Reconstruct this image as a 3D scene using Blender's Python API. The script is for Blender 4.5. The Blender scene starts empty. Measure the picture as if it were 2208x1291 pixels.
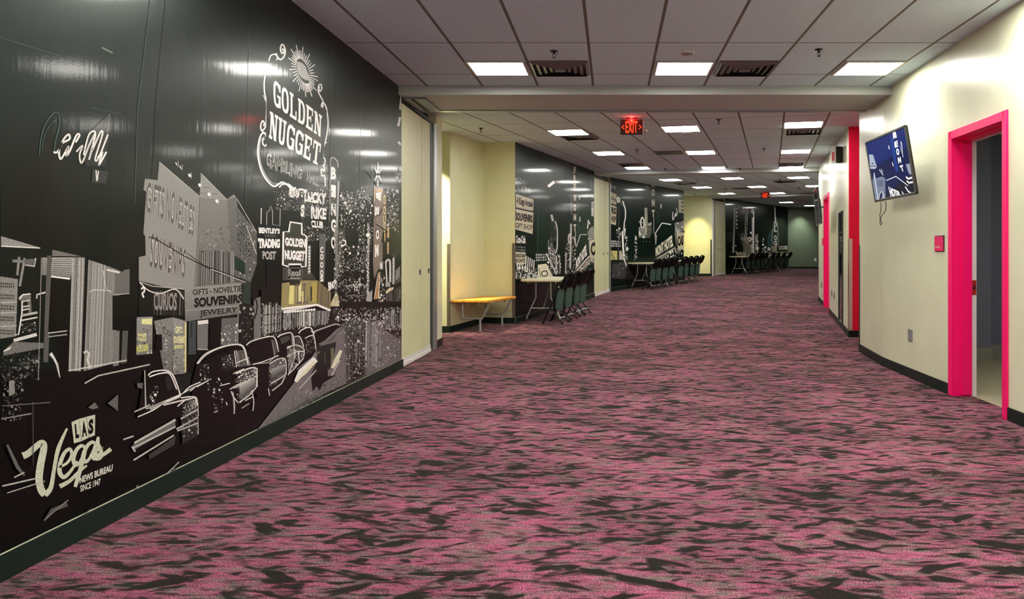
import bpy, bmesh, math, random
from mathutils import Vector, Matrix
from mathutils.geometry import tessellate_polygon

random.seed(7)
SC = bpy.context.scene
COL = SC.collection
pi = math.pi

# ------------------------------------------------------------------ camera
FPX, PCX, PCY, EYE = 1735.0, 1320.0, 553.0, 1.24
cam_d = bpy.data.cameras.new('camera')
cam = bpy.data.objects.new('camera', cam_d)
COL.objects.link(cam)
cam.location = (0, 0, EYE)
cam.rotation_euler = (pi / 2, 0, 0)
cam_d.sensor_fit = 'HORIZONTAL'
cam_d.sensor_width = 36.0
cam_d.lens = 36.0 * FPX / 2208.0
cam_d.shift_x = -(PCX - 1104.0) / 2208.0
cam_d.shift_y = (PCY - 645.5) / 2208.0
cam_d.clip_start = 0.05
cam_d.clip_end = 200
SC.camera = cam

# ------------------------------------------------------------------ world / exposure
w = bpy.data.worlds.new('world')
SC.world = w
w.use_nodes = True
w.node_tree.nodes['Background'].inputs[0].default_value = (0.9, 0.95, 1.0, 1)
w.node_tree.nodes['Background'].inputs[1].default_value = 0.02
SC.view_settings.view_transform = 'Standard'
SC.view_settings.look = 'None'
SC.view_settings.exposure = 0.95
SC.view_settings.gamma = 1.0
SC.view_settings.use_curve_mapping = False
LAMP_STRENGTH = 20.0
SC.cycles.max_bounces = 8
SC.cycles.diffuse_bounces = 5
SC.cycles.glossy_bounces = 4
SC.cycles.sample_clamp_indirect = 6.0
SC.cycles.caustics_reflective = False
SC.cycles.caustics_refractive = False
SC.cycles.use_denoising = True

CEIL = 3.115


def rise(y):
    """The concourse floor climbs gently beyond the first folding partition."""
    if y < 10: return 0.0
    if y < 28: return 0.024 * (y - 10)
    return 0.432 + 0.015 * (y - 28)


def cz(y): return CEIL + rise(y)


# ------------------------------------------------------------------ materials
MATS = {}


def mat(name, color=(0.5, 0.5, 0.5), rough=0.5, metal=0.0, spec=0.5, emit=None, estr=0.0, coat=0.0, coat_r=0.1,
        noise=0.0, nscale=30.0, bump=0.0, bscale=200.0, sheen=0.0):
    if name in MATS: return MATS[name]
    m = bpy.data.materials.new(name)
    m.use_nodes = True
    nt = m.node_tree
    b = nt.nodes['Principled BSDF']
    b.inputs['Base Color'].default_value = (*color, 1)
    b.inputs['Roughness'].default_value = rough
    b.inputs['Metallic'].default_value = metal
    b.inputs['Specular IOR Level'].default_value = spec
    b.inputs['Coat Weight'].default_value = coat
    b.inputs['Coat Roughness'].default_value = coat_r
    b.inputs['Sheen Weight'].default_value = sheen
    if emit:
        b.inputs['Emission Color'].default_value = (*emit, 1)
        b.inputs['Emission Strength'].default_value = estr
    if noise or bump:
        tc = nt.nodes.new('ShaderNodeTexCoord')
    if noise:
        n = nt.nodes.new('ShaderNodeTexNoise')
        n.inputs['Scale'].default_value = nscale
        n.inputs['Detail'].default_value = 4
        nt.links.new(tc.outputs['Object'], n.inputs['Vector'])
        mr = nt.nodes.new('ShaderNodeMapRange')
        mr.inputs[1].default_value = 0.25
        mr.inputs[2].default_value = 0.75
        mr.inputs[3].default_value = 1 - noise
        mr.inputs[4].default_value = 1 + noise
        nt.links.new(n.outputs['Fac'], mr.inputs[0])
        hs = nt.nodes.new('ShaderNodeMix')
        hs.data_type = 'RGBA'
        hs.blend_type = 'MULTIPLY'
        hs.inputs[0].default_value = 1
        hs.inputs[6].default_value = (*color, 1)
        nt.links.new(mr.outputs[0], hs.inputs[7])
        nt.links.new(hs.outputs[2], b.inputs['Base Color'])
    if bump:
        n2 = nt.nodes.new('ShaderNodeTexNoise')
        n2.inputs['Scale'].default_value = bscale
        n2.inputs['Detail'].default_value = 2
        nt.links.new(tc.outputs['Object'], n2.inputs['Vector'])
        bp = nt.nodes.new('ShaderNodeBump')
        bp.inputs['Strength'].default_value = bump
        bp.inputs['Distance'].default_value = 0.002
        nt.links.new(n2.outputs['Fac'], bp.inputs['Height'])
        nt.links.new(bp.outputs[0], b.inputs['Normal'])
    MATS[name] = m
    return m


CREAM = mat('cream_paint', (0.74, 0.75, 0.54), 0.30, spec=0.45, noise=0.04, nscale=3, bump=0.15, bscale=120)
CREAM2 = mat('warm_cream_paint', (0.68, 0.69, 0.42), 0.42, spec=0.45, noise=0.04, nscale=3, bump=0.15, bscale=120)
OLIVE = mat('grey_green_paint', (0.10, 0.125, 0.085), 0.5, noise=0.05, nscale=3)
PINK = mat('hot_pink_paint', (0.98, 0.003, 0.16), 0.4, spec=0.4)
ROSE = mat('rose_red_paint', (0.80, 0.006, 0.055), 0.5, spec=0.3)
BLACKBASE = mat('black_rubber_base', (0.006, 0.016, 0.012), 0.45, spec=0.22)
BLACK = mat('black_plastic', (0.010, 0.011, 0.011), 0.35)
BLACKMAT = mat('matte_black', (0.006, 0.007, 0.007), 0.8, spec=0.2)
DARKGREEN = mat('dark_seal', (0.015, 0.025, 0.022), 0.5)
STEEL = mat('brushed_steel', (0.55, 0.58, 0.60), 0.35, metal=0.9)
GALV = mat('galvanised_steel', (0.42, 0.46, 0.46), 0.45, metal=0.55)
CHROME = mat('chrome', (0.75, 0.75, 0.75), 0.12, metal=1.0)
DKCHROME = mat('dark_bronze', (0.04, 0.04, 0.04), 0.25, metal=0.6)
BEAMLIP = mat('painted_beam_lip', (0.46, 0.48, 0.48), 0.45)
SOFFIT = mat('painted_soffit', (0.46, 0.48, 0.49), 0.7, noise=0.06, nscale=300)
TRACK = mat('bluish_track_metal', (0.30, 0.36, 0.42), 0.35, metal=0.6)
TABLETOP = mat('cream_plastic_top', (0.72, 0.70, 0.48), 0.35, spec=0.5)
LEGGREY = mat('grey_enamel_tube', (0.50, 0.54, 0.50), 0.3, metal=0.4)
SEATV = mat('grey_green_vinyl', (0.045, 0.10, 0.075), 0.5, spec=0.3)
BACKV = mat('black_moulded_back', (0.004, 0.006, 0.005), 0.45, spec=0.05)
PADV = mat('black_vinyl', (0.005, 0.007, 0.007), 0.33, spec=0.22)
WOOD = mat('golden_timber', (0.72, 0.33, 0.045), 0.38, noise=0.18, nscale=18)
WOODEND = mat('timber_end_grain', (0.42, 0.17, 0.03), 0.6, noise=0.2, nscale=60)
LAMP = mat('lit_diffuser', (0.9, 0.9, 0.88), 0.5, emit=(1.0, 0.97, 0.90), estr=LAMP_STRENGTH)
LAMPFRAME = mat('white_fixture_frame', (0.5, 0.48, 0.45), 0.5)
EXITRED = mat('exit_red_glow', (0.8, 0.05, 0.02), 0.5, emit=(1.0, 0.05, 0.012), estr=0.9)
EXITCASE = mat('exit_sign_case', (0.05, 0.022, 0.022), 0.4)
EXITGLOWCASE = mat('exit_sign_red_edge', (0.6, 0.05, 0.04), 0.4, emit=(1.0, 0.03, 0.02), estr=0.6)
WHITEP = mat('white_plastic', (0.75, 0.74, 0.70), 0.4)
GREYPLATE = mat('grey_plate', (0.30, 0.31, 0.32), 0.35, metal=0.3)
REDMET = mat('red_metal_plate', (0.45, 0.02, 0.015), 0.4, metal=0.3)
ROOMWALL = mat('slate_blue_paint', (0.19, 0.20, 0.27), 0.6)
ROOMFLOOR = mat('beige_loop_carpet', (0.36, 0.33, 0.22), 0.95, noise=0.25, nscale=90)
ROOMBASE = mat('pale_stone_base', (0.30, 0.30, 0.24), 0.7, noise=0.25, nscale=60)
TVBEZEL = mat('tv_bezel', (0.07, 0.08, 0.075), 0.3, spec=0.6)
MIRROR = mat('dark_mirror_glass', (0.30, 0.36, 0.34), 0.04, metal=1.0)
VENTMETAL = mat('vent_grey_metal', (0.20, 0.20, 0.19), 0.3, metal=0.6)
VENTDARK = mat('vent_dark', (0.008, 0.012, 0.011), 0.6)
SIGNPINK = mat('pink_acrylic', (0.85, 0.006, 0.14), 0.3)
PALEINK = mat('pale_lettering', (0.9, 0.55, 0.5), 0.5)


def carpet_material():
    m = bpy.data.materials.new('pink_and_charcoal_carpet')
    m.use_nodes = True
    nt = m.node_tree
    N, L = nt.nodes, nt.links
    b = N['Principled BSDF']
    tc = N.new('ShaderNodeTexCoord')

    def mapping(scale, rot=0.0):
        mp = N.new('ShaderNodeMapping')
        mp.inputs['Scale'].default_value = scale
        r0 = N.new('ShaderNodeMapping')
        r0.inputs['Rotation'].default_value = (0, 0, rot)
        L.new(tc.outputs['Object'], r0.inputs['Vector'])
        L.new(r0.outputs[0], mp.inputs['Vector'])
        return mp

    def noise(scale, det, vec, dist=0.0, rough=0.5):
        n = N.new('ShaderNodeTexNoise')
        n.inputs['Scale'].default_value = scale
        n.inputs['Detail'].default_value = det
        n.inputs['Distortion'].default_value = dist
        n.inputs['Roughness'].default_value = rough
        L.new(vec.outputs[0], n.inputs['Vector'])
        return n

    def rng(sock, a, bb, c, d):
        r = N.new('ShaderNodeMapRange')
        r.interpolation_type = 'SMOOTHSTEP'
        for i, v in enumerate((a, bb, c, d)): r.inputs[i + 1].default_value = v
        L.new(sock, r.inputs[0])
        return r.outputs[0]

    def mth(op, a, bb=None):
        n = N.new('ShaderNodeMath')
        n.operation = op
        for i, s in enumerate((a, bb)):
            if s is None: continue
            if isinstance(s, (int, float)): n.inputs[i].default_value = s
            else: L.new(s, n.inputs[i])
        return n.outputs[0]

    # shard-like charcoal strokes, longer across the corridor
    # fine tufts
    tuft = noise(150, 3, mapping((1, 1.3, 1)), 0.0, 0.7).outputs['Fac']
    fray = mth('MULTIPLY', mth('SUBTRACT', tuft, 0.5), 0.24)

    def stroke(scale, rot, a, bb, d, top):
        n = noise(1.0, 2, mapping(scale, rot), d, 0.55).outputs['Fac']
        return rng(mth('ADD', n, fray), a, bb, 0, top)
    s1 = stroke((3.3, 8.2, 1), 0.50, 0.59, 0.64, 0.1, 1)
    s2 = stroke((3.6, 9.0, 1), -0.46, 0.595, 0.645, 0.1, 1)
    s4 = stroke((4.2, 12.0, 1), 0.02, 0.60, 0.66, 0.3, 0.95)
    s3 = stroke((8.0, 26.0, 1), 0.05, 0.50, 0.66, 0.3, 0.8)
    grain = rng(tuft, 0.36, 0.66, 0.12, 1.85)
    line = rng(noise(1.0, 3, mapping((11, 62, 1), 0.0), 0.2).outputs['Fac'], 0.42, 0.68, 0, 0.5)
    big = rng(noise(1.0, 2, mapping((0.9, 1.6, 1), 0.4)).outputs['Fac'], 0.35, 0.65, 0.0, 0.35)
    dark = mth('MAXIMUM', mth('MAXIMUM', s1, s2), s4)
    dark = mth('MAXIMUM', dark, s3)
    dark = mth('MAXIMUM', dark, line)
    dark = mth('MINIMUM', mth('ADD', dark, big), 0.97)
    pink = N.new('ShaderNodeMix')
    pink.data_type = 'RGBA'
    pink.inputs[6].default_value = (0.40, 0.094, 0.182, 1)
    pink.inputs[7].default_value = (0.19, 0.150, 0.138, 1)
    L.new(rng(noise(1.0, 6, mapping((5.0, 15.0, 1), 0.1), 0.2, 0.78).outputs['Fac'], 0.40, 0.64, 0, 1), pink.inputs[0])
    mx = N.new('ShaderNodeMix')
    mx.data_type = 'RGBA'
    mx.inputs[7].default_value = (0.0055, 0.0085, 0.0065, 1)
    L.new(pink.outputs[2], mx.inputs[6])
    L.new(dark, mx.inputs[0])
    mul = N.new('ShaderNodeMix')
    mul.data_type = 'RGBA'
    mul.blend_type = 'MULTIPLY'
    mul.inputs[0].default_value = 1
    L.new(mx.outputs[2], mul.inputs[6])
    L.new(grain, mul.inputs[7])
    L.new(mul.outputs[2], b.inputs['Base Color'])
    b.inputs['Roughness'].default_value = 0.95
    b.inputs['Specular IOR Level'].default_value = 0.05
    b.inputs['Sheen Weight'].default_value = 0.26
    b.inputs['Sheen Roughness'].default_value = 0.24
    b.inputs['Sheen Tint'].default_value = (0.62, 0.62, 0.55, 1)
    bp = N.new('ShaderNodeBump')
    bp.inputs['Strength'].default_value = 0.5
    bp.inputs['Distance'].default_value = 0.004
    L.new(tuft, bp.inputs['Height'])
    L.new(bp.outputs[0], b.inputs['Normal'])
    return m


def tile_material():
    """Suspended ceiling: UV counts tiles; the integers are the metal grid."""
    m = bpy.data.materials.new('ceiling_tile')
    m.use_nodes = True
    nt = m.node_tree
    N, L = nt.nodes, nt.links
    b = N['Principled BSDF']
    uv = N.new('ShaderNodeUVMap')
    sep = N.new('ShaderNodeSeparateXYZ')
    L.new(uv.outputs[0], sep.inputs[0])

    def mth(op, a, bb=None):
        n = N.new('ShaderNodeMath')
        n.operation = op
        for i, s in enumerate((a, bb)):
            if s is None: continue
            if isinstance(s, (int, float)): n.inputs[i].default_value = s
            else: L.new(s, n.inputs[i])
        return n.outputs[0]

    def line(sock, half):
        fr = mth('FRACT', mth('ADD', sock, 0.5))
        d = mth('ABSOLUTE', mth('SUBTRACT', fr, 0.5))
        return mth('LESS_THAN', d, half)
    g = mth('MAXIMUM', line(sep.outputs[0], 0.021), line(sep.outputs[1], 0.008))
    tc = N.new('ShaderNodeTexCoord')
    n = N.new('ShaderNodeTexNoise')
    n.inputs['Scale'].default_value = 170
    n.inputs['Detail'].default_value = 3
    L.new(tc.outputs['Object'], n.inputs['Vector'])
    r = N.new('ShaderNodeMapRange')
    r.inputs[1].default_value = 0.3
    r.inputs[2].default_value = 0.7
    r.inputs[3].default_value = 0.82
    r.inputs[4].default_value = 1.1
    L.new(n.outputs['Fac'], r.inputs[0])
    mul = N.new('ShaderNodeMix')
    mul.data_type = 'RGBA'
    mul.blend_type = 'MULTIPLY'
    mul.inputs[0].default_value = 1
    mul.inputs[6].default_value = (0.64, 0.78, 0.90, 1)
    L.new(r.outputs[0], mul.inputs[7])
    mx = N.new('ShaderNodeMix')
    mx.data_type = 'RGBA'
    L.new(g, mx.inputs[0])
    L.new(mul.outputs[2], mx.inputs[6])
    mx.inputs[7].default_value = (0.17, 0.155, 0.14, 1)
    L.new(mx.outputs[2], b.inputs['Base Color'])
    b.inputs['Roughness'].default_value = 0.85
    b.inputs['Specular IOR Level'].default_value = 0.2
    bp = N.new('ShaderNodeBump')
    bp.inputs['Strength'].default_value = 0.25
    bp.inputs['Distance'].default_value = 0.002
    L.new(n.outputs['Fac'], bp.inputs['Height'])
    L.new(bp.outputs[0], b.inputs['Normal'])
    return m


def print_material(name='glossy_printed_wallcovering', emit=0.0, gloss=1.0):
    m = bpy.data.materials.new(name)
    m.use_nodes = True
    nt = m.node_tree
    N, L = nt.nodes, nt.links
    b = N['Principled BSDF']
    at = N.new('ShaderNodeAttribute')
    at.attribute_name = 'tone'
    tc = N.new('ShaderNodeTexCoord')
    n = N.new('ShaderNodeTexNoise')
    n.inputs['Scale'].default_value = 140
    n.inputs['Detail'].default_value = 3
    L.new(tc.outputs['Object'], n.inputs['Vector'])
    r = N.new('ShaderNodeMapRange')
    r.inputs[1].default_value = 0.32
    r.inputs[2].default_value = 0.68
    r.inputs[3].default_value = 0.74
    r.inputs[4].default_value = 1.2
    L.new(n.outputs['Fac'], r.inputs[0])
    mul = N.new('ShaderNodeMix')
    mul.data_type = 'RGBA'
    mul.blend_type = 'MULTIPLY'
    mul.inputs[0].default_value = 1
    L.new(at.outputs['Color'], mul.inputs[6])
    L.new(r.outputs[0], mul.inputs[7])
    if emit:
        b.inputs['Base Color'].default_value = (0.01, 0.01, 0.012, 1)
        L.new(at.outputs['Color'], b.inputs['Emission Color'])
        b.inputs['Emission Strength'].default_value = emit
        b.inputs['Roughness'].default_value = 0.2
    else:
        L.new(mul.outputs[2], b.inputs['Base Color'])
        b.inputs['Roughness'].default_value = 0.34
        b.inputs['Specular IOR Level'].default_value = 0.19 * gloss
        b.inputs['Specular Tint'].default_value = (0.62, 1.0, 0.80, 1)
        b.inputs['Coat Weight'].default_value = 0.30
        b.inputs['Coat IOR'].default_value = 1.32
        b.inputs['Coat Roughness'].default_value = 0.075
        # slight vertical trowel streaks under the covering
        mp = N.new('ShaderNodeMapping')
        mp.inputs['Scale'].default_value = (9, 9, 0.6)
        L.new(tc.outputs['Object'], mp.inputs['Vector'])
        n2 = N.new('ShaderNodeTexNoise')
        n2.inputs['Scale'].default_value = 2.0
        n2.inputs['Detail'].default_value = 4
        L.new(mp.outputs[0], n2.inputs['Vector'])
        ad = N.new('ShaderNodeMath')
        ad.operation = 'MULTIPLY_ADD'
        L.new(n.outputs['Fac'], ad.inputs[0])
        ad.inputs[1].default_value = 0.12
        L.new(n2.outputs['Fac'], ad.inputs[2])
        bp = N.new('ShaderNodeBump')
        bp.inputs['Strength'].default_value = 0.22
        bp.inputs['Distance'].default_value = 0.003
        L.new(ad.outputs[0], bp.inputs['Height'])
        L.new(bp.outputs[0], b.inputs['Normal'])
        L.new(bp.outputs[0], b.inputs['Coat Normal'])
    return m


CARPET = carpet_material()
TILE = tile_material()
PRINT = print_material()
PRINT_FAR = print_material('satin_printed_wallcovering', gloss=0.3)


# ------------------------------------------------------------------ mesh helpers
class MB:
    """Collects shapes and links them as ONE mesh object."""

    def __init__(self):
        self.v, self.f, self.m, self.uv = [], [], [], {}
        self.mi = 0

    def face(self, pts):
        i = len(self.v)
        self.v += [tuple(p) for p in pts]
        self.f.append(tuple(range(i, i + len(pts))))
        self.m.append(self.mi)

    def box(self, c, s, rot=None, bevel=0.0):
        cx, cy, cz_ = c
        hx, hy, hz = s[0] / 2, s[1] / 2, s[2] / 2
        i = len(self.v)
        R = rot or Matrix.Identity(3)
        if bevel <= 0:
            for sx, sy, sz in ((-1, -1, -1), (1, -1, -1), (1, 1, -1), (-1, 1, -1), (-1, -1, 1), (1, -1, 1), (1, 1, 1), (-1, 1, 1)):
                p = R @ Vector((sx * hx, sy * hy, sz * hz))
                self.v.append((cx + p.x, cy + p.y, cz_ + p.z))
            for q in ((0, 3, 2, 1), (4, 5, 6, 7), (0, 1, 5, 4), (1, 2, 6, 5), (2, 3, 7, 6), (3, 0, 4, 7)):
                self.f.append(tuple(i + k for k in q))
                self.m.append(self.mi)
        else:
            bm = bmesh.new()
            bmesh.ops.create_cube(bm, size=1.0)
            for v in bm.verts: v.co = Vector((v.co.x * s[0], v.co.y * s[1], v.co.z * s[2]))
            bmesh.ops.bevel(bm, geom=bm.edges[:], offset=bevel, segments=2, profile=0.5, affect='EDGES')
            self.add_bm(bm, lambda p: Vector(c) + R @ p)

    def add_bm(self, bm, fn):
        i = len(self.v)
        bm.verts.index_update()
        for v in bm.verts: self.v.append(tuple(fn(v.co)))
        for f in bm.faces:
            self.f.append(tuple(i + v.index for v in f.verts))
            self.m.append(self.mi)
        bm.free()

    def prism(self, poly, z0, z1):
        """poly: list of (x,y) counter-clockwise; z0/z1 numbers or functions of y."""
        i = len(self.v)
        n = len(poly)
        f0 = z0 if callable(z0) else (lambda y: z0)
        f1 = z1 if callable(z1) else (lambda y: z1)
        for x, y in poly: self.v.append((x, y, f0(y)))
        for x, y in poly: self.v.append((x, y, f1(y)))
        self.f.append(tuple(i + k for k in reversed(range(n))))
        self.f.append(tuple(i + n + k for k in range(n)))
        self.m += [self.mi] * 2
        for k in range(n):
            k2 = (k + 1) % n
            self.f.append((i + k, i + k2, i + n + k2, i + n + k))
            self.m.append(self.mi)

    def tube(self, pts, r, n=8, closed=False, cap=True):
        pts = [Vector(p) for p in pts]
        rings = []
        prev = None
        N = len(pts)
        rr = r if isinstance(r, (list, tuple)) else [r] * N
        for k, p in enumerate(pts):
            if closed: t = pts[(k + 1) % N] - pts[k - 1]
            elif k == 0: t = pts[1] - pts[0]
            elif k == N - 1: t = pts[-1] - pts[-2]
            else: t = (pts[k + 1] - p).normalized() + (p - pts[k - 1]).normalized()
            t.normalize()
            if prev is None:
                a = Vector((0, 0, 1)) if abs(t.z) < 0.9 else Vector((1, 0, 0))
                u = t.cross(a).normalized()
            else:
                u = prev - t * prev.dot(t)
                u.normalize()
            prev = u
            wv = t.cross(u)
            i = len(self.v)
            for q in range(n):
                a = 2 * pi * q / n
                self.v.append(tuple(p + (u * math.cos(a) + wv * math.sin(a)) * rr[k]))
            rings.append(i)
        M = N if closed else N - 1
        for k in range(M):
            a, b2 = rings[k], rings[(k + 1) % N]
            for q in range(n):
                q2 = (q + 1) % n
                self.f.append((a + q, a + q2, b2 + q2, b2 + q))
                self.m.append(self.mi)
        if cap and not closed:
            self.f.append(tuple(rings[0] + q for q in reversed(range(n))))
            self.f.append(tuple(rings[-1] + q for q in range(n)))
            self.m += [self.mi] * 2

    def lathe(self, prof, c=(0, 0, 0), n=20, axis=None):
        """prof: list of (radius, height)."""
        R = axis or Matrix.Identity(3)
        rows = []
        for r, h in prof:
            i = len(self.v)
            rows.append(i)
            for q in range(n):
                a = 2 * pi * q / n
                p = R @ Vector((r * math.cos(a), r * math.sin(a), h))
                self.v.append((c[0] + p.x, c[1] + p.y, c[2] + p.z))
        for a, b2 in zip(rows, rows[1:]):
            for q in range(n):
                q2 = (q + 1) % n
                self.f.append((a + q, a + q2, b2 + q2, b2 + q))
                self.m.append(self.mi)
        self.f.append(tuple(rows[0] + q for q in reversed(range(n))))
        self.f.append(tuple(rows[-1] + q for q in range(n)))
        self.m += [self.mi] * 2

    def build(self, name, mats, parent=None, loc=None, smooth=False):
        me = bpy.data.meshes.new(name)
        me.from_pydata(self.v, [], self.f)
        me.update()
        if not isinstance(mats, (list, tuple)): mats = [mats]
        for mm in mats: me.materials.append(mm)
        if len(mats) > 1: me.polygons.foreach_set('material_index', self.m)
        bm = bmesh.new()
        bm.from_mesh(me)
        bmesh.ops.recalc_face_normals(bm, faces=bm.faces[:])
        bm.to_mesh(me)
        bm.free()
        if smooth:
            me.polygons.foreach_set('use_smooth', [True] * len(me.polygons))
            me.set_sharp_from_angle(angle=math.radians(40))
        o = bpy.data.objects.new(name, me)
        COL.objects.link(o)
        if parent: o.parent = parent
        if loc: o.location = loc
        return o


def tag(o, label, cat, group=None, kind=None):
    o['label'] = label
    o['category'] = cat
    if group: o['group'] = group
    if kind: o['kind'] = kind
    return o


def thing(name, label, cat, loc=(0, 0, 0), rz=0.0, group=None):
    o = bpy.data.objects.new(name, None)
    COL.objects.link(o)
    o.location = loc
    o.rotation_euler = (0, 0, rz)
    o.empty_display_size = 0.1
    return tag(o, label, cat, group)


def dup(root, loc, rz, label, group=None):
    r = root.copy()
    COL.objects.link(r)
    r.location = loc
    r.rotation_euler = (0, 0, rz)
    r['label'] = label
    if group: r['group'] = group
    for ch in list(root.children):
        c = ch.copy()
        COL.objects.link(c)
        c.parent = r
        for g in ch.children:
            d = g.copy()
            COL.objects.link(d)
            d.parent = c
    return r


def struct(o, label=None):
    o['kind'] = 'structure'
    if label: o['label'] = label
    return o


def unproject(u, v, p0, d):
    """Where the sight line through photo pixel (u,v) meets the vertical wall through p0 along d."""
    rx, rz = (u - PCX) / FPX, (PCY - v) / FPX
    nx, ny = -d[1], d[0]
    t = (p0[0] * nx + p0[1] * ny) / (rx * nx + ny)
    return Vector((rx * t, t, EYE + rz * t))


def wall(name, p0, p1, th, mat_, zb=None, zt=None, left=True, label=None):
    """Wall slab whose visible face runs p0->p1; thickness goes to the left (or right) of that direction."""
    d = Vector((p1[0] - p0[0], p1[1] - p0[1])).normalized()
    n = Vector((-d.y, d.x)) * (th if left else -th)
    poly = [p0, p1, (p1[0] + n.x, p1[1] + n.y), (p0[0] + n.x, p0[1] + n.y)]
    if not left: pass
    ya, yb = p0[1], p1[1]
    b = MB()
    i = 0
    zb = rise if zb is None else zb
    zt = (lambda y: cz(y) + 0.01) if zt is None else zt
    b.prism(poly, zb, zt)
    o = b.build(name, mat_)
    return struct(o, label)


def skirting(name, p0, p1, left=True, h=0.1, th=0.012, mat_=None):
    return wall(name, p0, p1, -th, mat_ or BLACKBASE, rise, lambda y: rise(y) + h, left)


# ------------------------------------------------------------------ large structure
def slab(name, quads, zf, mat_, uvf=None, th=0.12, up=True):
    """Horizontal sheet with thickness; quads of (x,y)."""
    b = MB()
    for q in quads:
        if up: b.prism(q, lambda y: zf(y) - th, zf)
        else: b.prism(q, zf, lambda y: zf(y) + th)
    o = b.build(name, mat_)
    if uvf:
        me = o.data
        ul = me.uv_layers.new(name='UVMap')
        for lp in me.loops:
            co = me.vertices[lp.vertex_index].co
            ul.data[lp.index].uv = uvf(co.x, co.y)
    return struct(o)


XL = -2.345
slab('floor', [[(-6, -3.2), (3.2, -3.2), (3.2, 10), (-6, 10)],
               [(-6, 10), (16, 10), (16, 28), (-6, 28)], [(-6, 28), (16, 28), (16, 43), (-6, 43)]], rise, CARPET)
slab('ceiling', [[(-2.6, -3.2), (3.4, -3.2), (3.4, 8.86), (-2.6, 8.86)]], cz, TILE,
     lambda x, y: ((x + 0.209) / 0.6075, (y - 8.28) / 1.22), up=False)
A2 = math.atan(0.198)
A3 = math.atan(0.42)
TP = 0.59


def uv2(x, y):
    s = y * math.cos(A2) + x * math.sin(A2)
    t = x * math.cos(A2) - y * math.sin(A2)
    return ((t + 3.08 + TP / 2) / TP, (s - 12.3) / 1.18)


def uv3(x, y):
    s = y * math.cos(A3) + x * math.sin(A3)
    t = x * math.cos(A3) - y * math.sin(A3)
    return ((t + 7.7) / TP, (s - 12.3) / 1.18)


slab('ceiling.001', [[(-5.2, 8.86), (5, 8.86), (5, 10), (-5.2, 10)], [(-5.2, 10), (5.2, 10), (5.4, 19.2), (-5.2, 21.2)]], cz, TILE, uv2, up=False)
slab('ceiling.002', [[(-5.2, 21.2), (5.4, 19.2), (15, 18.9), (15, 28), (-5.2, 28)], [(-5.2, 28), (15, 28), (15, 42), (-5.2, 42)]], cz, TILE, uv3, up=False)

# left side, first bay
wall('wall_left', (XL, -3.0), (XL, 8.955), 0.25, CREAM)
wall('wall_left', (XL - 0.11, 8.955), (XL - 0.11, 10.71), 0.14, DARKGREEN)
wall('wall_left', (XL, 10.71), (XL, 11.09), 0.25, CREAM)
wall('wall_left', (XL - 0.25, 11.05), (-4.6, 11.05), 0.2, CREAM)
wall('wall_left', (-4.6, 10.9), (-4.6, 12.6), 0.2, CREAM)
NA, NB, NC = (-2.52, 12.50), (-2.222, 13.90), (-1.665, 13.80)
wall('wall_left', (-4.6, 12.5), NA, 0.2, CREAM2)
wall('wall_left', NA, NB, 0.2, CREAM2)
wall('wall_left', NB, NC, 0.2, CREAM2)
ND, NE, NF = (-0.447, 19.87), (-0.044, 21.94), (2.51, 28.25)
d2 = Vector((ND[0] - NC[0], ND[1] - NC[1])).normalized()
wall('wall_left', NC, ND, 0.25, CREAM2)
wall('wall_left', (ND[0] - d2.y * 0.1, ND[1] + d2.x * 0.1), (NE[0] - d2.y * 0.1, NE[1] + d2.x * 0.1), 0.15, DARKGREEN)
d3 = Vector((NF[0] - NE[0], NF[1] - NE[1])).normalized()
wall('wall_left', NE, NF, 0.25, CREAM2)
NH, NG = (2.0, 31.45), (3.88, 31.25)
NI, NJ, NK = (4.634, 32.95), (8.93, 40.9), (14.2, 41.1)
wall('wall_left', (1.9, 28.3), NH, 0.2, CREAM2)
wall('wall_left', NH, NG, 0.2, CREAM2)
d4 = Vector((NI[0] - NG[0], NI[1] - NG[1])).normalized()
wall('wall_left', (NG[0] - d4.y * 0.1, NG[1] + d4.x * 0.1), (NI[0] - d4.y * 0.1, NI[1] + d4.x * 0.1), 0.15, DARKGREEN)
d5 = Vector((NJ[0] - NI[0], NJ[1] - NI[1])).normalized()
wall('wall_left', NI, NJ, 0.25, CREAM2)
wall('wall_back', NJ, NK, 0.25, OLIVE)
wall('wall_front', (-2.6, -3.0), (3.4, -3.0), 0.2, CREAM, left=False)

# right side
R0, R1, R2, R3, R4, R5 = (2.95, -3.0), (3.004, 6.15), (3.03, 7.17), (3.06, 8.57), (3.075, 9.12), (3.213, 10.46)
wall('wall_right', R0, R1, 0.2, CREAM, left=False)
DOORTOP = 2.30
wall('wall_right', R1, R2, 0.2, CREAM, zb=DOORTOP, left=False)
wall('wall_right', R2, R3, 0.2, CREAM, left=False)
wall('wall_right', R3, R4, 0.2, CREAM, left=False)
wall('wall_right', R4, R5, 0.2, CREAM, left=False)
RP0, RP1 = (4.5, 11.91), (3.508, 11.91)
wall('wall_right', RP1, RP0, 0.03, ROSE, left=True, label='rose red painted recess wall on the right')
wall('wall_right', (4.5, 10.3), (4.5, 11.95), 0.2, ROSE, left=False)
wall('wall_right', (3.3, 10.46), (4.5, 10.46), 0.15, CREAM, left=False)
RL, RM = (3.508, 11.91), (4.86, 18.94)
dr = Vector((RM[0] - RL[0], RM[1] - RL[1])).normalized()
RD0 = (RL[0] + dr.x * 3.95, RL[1] + dr.y * 3.95)
RD1 = (RL[0] + dr.x * 5.22, RL[1] + dr.y * 5.22)
wall('wall_right', (RL[0] + dr.x * 0.035, RL[1] + dr.y * 0.035), RD0, 0.2, CREAM, left=False)
wall('wall_right', RD0, RD1, 0.22, CREAM, zb=lambda y: rise(y) + DOORTOP, left=False)
wall('wall_right', RD1, RM, 0.22, CREAM, left=False)
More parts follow.
